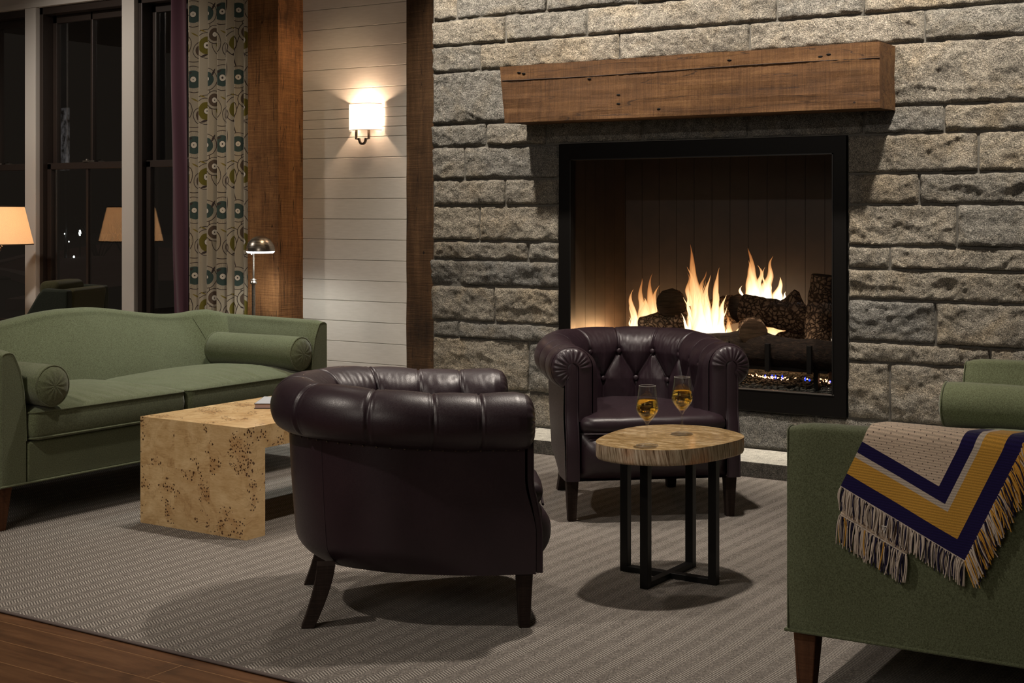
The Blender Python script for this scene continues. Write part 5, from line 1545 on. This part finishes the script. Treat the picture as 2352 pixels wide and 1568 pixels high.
# ------------------------------------------------------------------ curtain
def curtain():
    t = thing('curtain', 'floor-length linen curtain printed with olive and teal circles, beside the post', 'curtain', (-6.72, 7.05, 0))
    W_ = 0.600; n = 260; zt, zb_ = 3.05, 0.02
    folds = 7.0
    def path(u, z):
        fl = sm((3.05 - z) / 3.0)
        a = u * folds * 2 * PI
        x = -W_ * (1 - u) + 0.016 * math.sin(2 * a) * 0.6
        amp = 0.026 + 0.006 * math.sin(u * 17) + 0.004 * math.sin(z * 3 + u * 9)
        y = amp * math.sin(a + 0.15 * math.sin(z * 1.3 + u * 5))
        x += 0.014 * math.sin(a * 1 + 1.2) + 0.008 * fl * math.sin(u * 11 + z)
        return x, y
    ps = [path(i / n, 1.5) for i in range(n + 1)]
    acc = [0.0]
    for i in range(n): acc.append(acc[-1] + math.hypot(ps[i + 1][0] - ps[i][0], ps[i + 1][1] - ps[i][1]))
    mb = MB(); uv = []; m = 50
    for i in range(n + 1):
        for j in range(m + 1):
            z = zt + (zb_ - zt) * j / m; x, y = path(i / n, z)
            mb.v.append((x, y, z)); uv.append((acc[i], z))
    for i in range(n):
        for j in range(m):
            a = i * (m + 1) + j; mb.f.append((a, a + m + 1, a + m + 2, a + 1))
    mb.mi = [0] * len(mb.f); mb.uv = uv
    o = mb.build('printed_panel', 'printed_linen', t, angle=180)
    mb = MB()
    def fv(a, b):
        z = zt + (zb_ - zt) * b; fl = 0.030 * max(0, (1.0 - z)) ** 1.0 + 0.012 * sm((1.8 - z) / 1.5)
        x = -W_ - 0.005 - 0.112 * (1 - a) + fl * 0.7 * (1 - a) + 0.004 * math.sin(z * 5) * (1 - a)
        y = 0.01 - 0.04 * (1 - a) + 0.010 * math.sin(a * 7 + z * 1.5)
        return (x, y, z)
    mb.grid(fv, 24, 60)
    tag(mb.build('velvet_edge', 'plum_velvet', t, angle=180), 'plum velvet leading edge')
    for p in t.children:
        md = p.modifiers.new('s', 'SOLIDIFY'); md.thickness = 0.003
    r = MB(); r.tube([(-0.9, 0, 3.08), (0.02, 0, 3.08)], 0.014, 12); r.build('curtain_rod', 'dark_bronze', t)
curtain()

# ------------------------------------------------------------------ dark lounge chair behind the sofa
def lounge():
    t = thing('lounge_chair', 'dark tweed lounge chair mostly hidden behind the green sofa back', 'armchair', (-7.90, 6.38, 0), math.radians(25))
    t.scale = (0.86, 0.86, 1.0)
    # faces away to the west; slab back at the east side, sloping wing arms
    mb = MB(); rings = []
    for z in np.linspace(0.15, 0.74, 16):
        k = (z - 0.15) / 0.59; x0 = 0.10 + 0.09 * k
        hw = 0.30
        rings.append([(x0, -hw, z), (x0 + 0.13, -hw, z), (x0 + 0.13, hw, z), (x0, hw, z)])
    mb.loft(rings); mb.build('back', 'olive_tweed', t, bevel=0.03, segs=3)
    for sy in (-1, 1):
        y = sy * 0.33
        out = [(-0.42, 0.15), (0.28, 0.15), (0.30, 0.50), (0.30, 0.738), (0.10, 0.748), (0.06, 0.71), (-0.04, 0.57), (-0.12, 0.51), (-0.42, 0.48)]
        mb = MB(); mb.prism(out, 'Y', y - 0.045, y + 0.045)
        mb.build('wing_arm', 'dark_tweed', t, bevel=0.018, segs=3)
    mb = MB(); mb.box(0.0, 0.17, -0.25, 0.22, 0.42, 0.79); mb.build('back_cushion', 'olive_tweed', t, bevel=0.045, segs=4)
    mb = MB(); mb.box(-0.40, 0.20, -0.28, 0.28, 0.18, 0.42); mb.build('seat', 'dark_tweed', t, bevel=0.03, segs=3)
    for x in (-0.34, 0.24):
        for y in (-0.30, 0.30):
            MB().loft([[(-.022, -.022, .15), (.022, -.022, .15), (.022, .022, .15), (-.022, .022, .15)], [(-.014, -.014, 0), (.014, -.014, 0), (.014, .014, 0), (-.014, .014, 0)]]).build('leg', 'dark_leg_wood', t, smooth=False, loc=(x, y, 0))
lounge()

# ------------------------------------------------------------------ outside, at night
struct(MB().box(-90, 10, 7.45, 90, -0.16, -0.10).build('ground', 'night_asphalt', smooth=False))
struct(MB().box(-32, -24, 14, 22.5, -0.10, -0.07).build('lawn', 'night_lawn', smooth=False))
def outside():
    CP = [(-33.5, 26.0), (-30.0, 22.6), (-27.6, 20.1), (-24.6, 18.7), (-22.0, 17.2), (-19.9, 16.0), (-18.0, 14.6), (-16.6, 12.6)]
    def cp(u):
        f = u * (len(CP) - 1); k = min(int(f), len(CP) - 2); w = f - k
        return Vector(CP[k]).lerp(Vector(CP[k + 1]), w)
    rings = []
    for i in range(60):
        p = cp(i / 59); q = cp(min(1, i / 59 + .01)) - cp(max(0, i / 59 - .01)); q.normalize(); nn = Vector((-q.y, q.x)) * 0.28
        rings.append([(p.x, p.y, -0.1), (p.x, p.y, 0.05), (p.x + nn.x, p.y + nn.y, 0.05), (p.x + nn.x, p.y + nn.y, -0.1)])
    mb = MB(); mb.loft(rings); tag(mb.build('path_curb', 'curb_stone', smooth=False), 'pale curved kerb outside the window in the dark', 'kerb')
    mb = MB()
    def fn(a, b):
        p = cp(a); q = cp(min(1, a + .02)) - cp(max(0, a - .02)); q.normalize(); nn = Vector((-q.y, q.x)) * (0.30 + 5.5 * b)
        return (p.x + nn.x, p.y + nn.y, 0.02 + 0.30 * math.sin(PI * min(1, b * 1.2)) + 0.06 * noise.noise(Vector((p.x, b * 9, 0))) if 0 < b < 1 else -0.1)
    mb.grid(fn, 60, 20); tag(mb.build('planting_bed', 'mulch'), 'reddish mulch bed outside beyond the pale kerb', 'flower bed')
    rnd = random.Random(21)
    for i, (bx, by, lb) in enumerate(((-21.2, 19.0, 'leafless shrub on the mulch bed, seen through the middle window'), (-17.2, 17.2, 'leafless shrub on the mulch bed, seen just left of the plum curtain edge'), (-24.5, 21.0, 'leafless shrub on the mulch bed near its far left end'))):
        mb = MB()
        for k in range(16):
            a = rnd.uniform(0, 2 * PI); p = Vector((0, 0, 0)); d = Vector((math.cos(a) * .4, math.sin(a) * .4, 1)).normalized()
            pts = [p]
            for q in range(5): d = (d + Vector((rnd.uniform(-.3, .3), rnd.uniform(-.3, .3), .1))).normalized(); p = p + d * 0.24; pts.append(p)
            mb.tube(pts, [0.016, .012, .010, .008, .006, .003], 5)
        tag(mb.build('bare_shrub', 'twig', loc=(bx, by, 0.1)), lb, 'shrub', 'bare shrubs outside')
    struct(MB().box(-90, 10, 60, 61, -0.2, 14.0).build('wall_neighbour', 'facade', smooth=False))
    LS = ((-25.23, 20.52, 0.71, .022, 'warm white garden light at the far left of the middle window, lower sash'),
          (-25.12, 20.60, 0.77, .012, 'tiny garden light just right of the brightest left one'),
          (-24.84, 20.78, 0.79, .026, 'tall bluish-white garden light beside the middle muntin'),
          (-25.04, 20.65, 0.60, .012, 'small garden light below the cluster at left of the middle window'),
          (-24.95, 20.71, 0.27, .019, 'lowest white garden light in the middle window'),
          (-23.53, 21.64, 1.62, .016, 'single high light in the window beside the plum curtain'),
          (-23.42, 21.71, 0.21, .012, 'single low light in the window beside the plum curtain'))
    for x, y, z, s_, lb in LS:
        t = thing('garden_light', lb, 'outdoor light', (x, y, z), group='garden lights outside')
        MB().sphere((0, 0, 0), s_, 10, 7, (1, 1, 1.5 if s_ < .025 else 2.6)).build('lens', 'street_white', t)
        MB().lathe([(0.012, -z - 0.1), (0.012, -s_), (0.0005, -s_)], 8).build('stake', 'black_metal', t)
    t = thing('lit_panel', 'dim pale lit panel outside, seen in the middle window, upper sash', 'panel', (-25.1, 20.6, -0.10))
    MB().box(-0.20, 0.12, -0.02, 0.02, 2.25, 3.6).build('face', 'street_dim', t, smooth=False)
    MB().box(-0.05, -0.01, 0.02, 0.06, 0.0, 3.6).build('pole', 'black_metal', t, smooth=False)
outside()
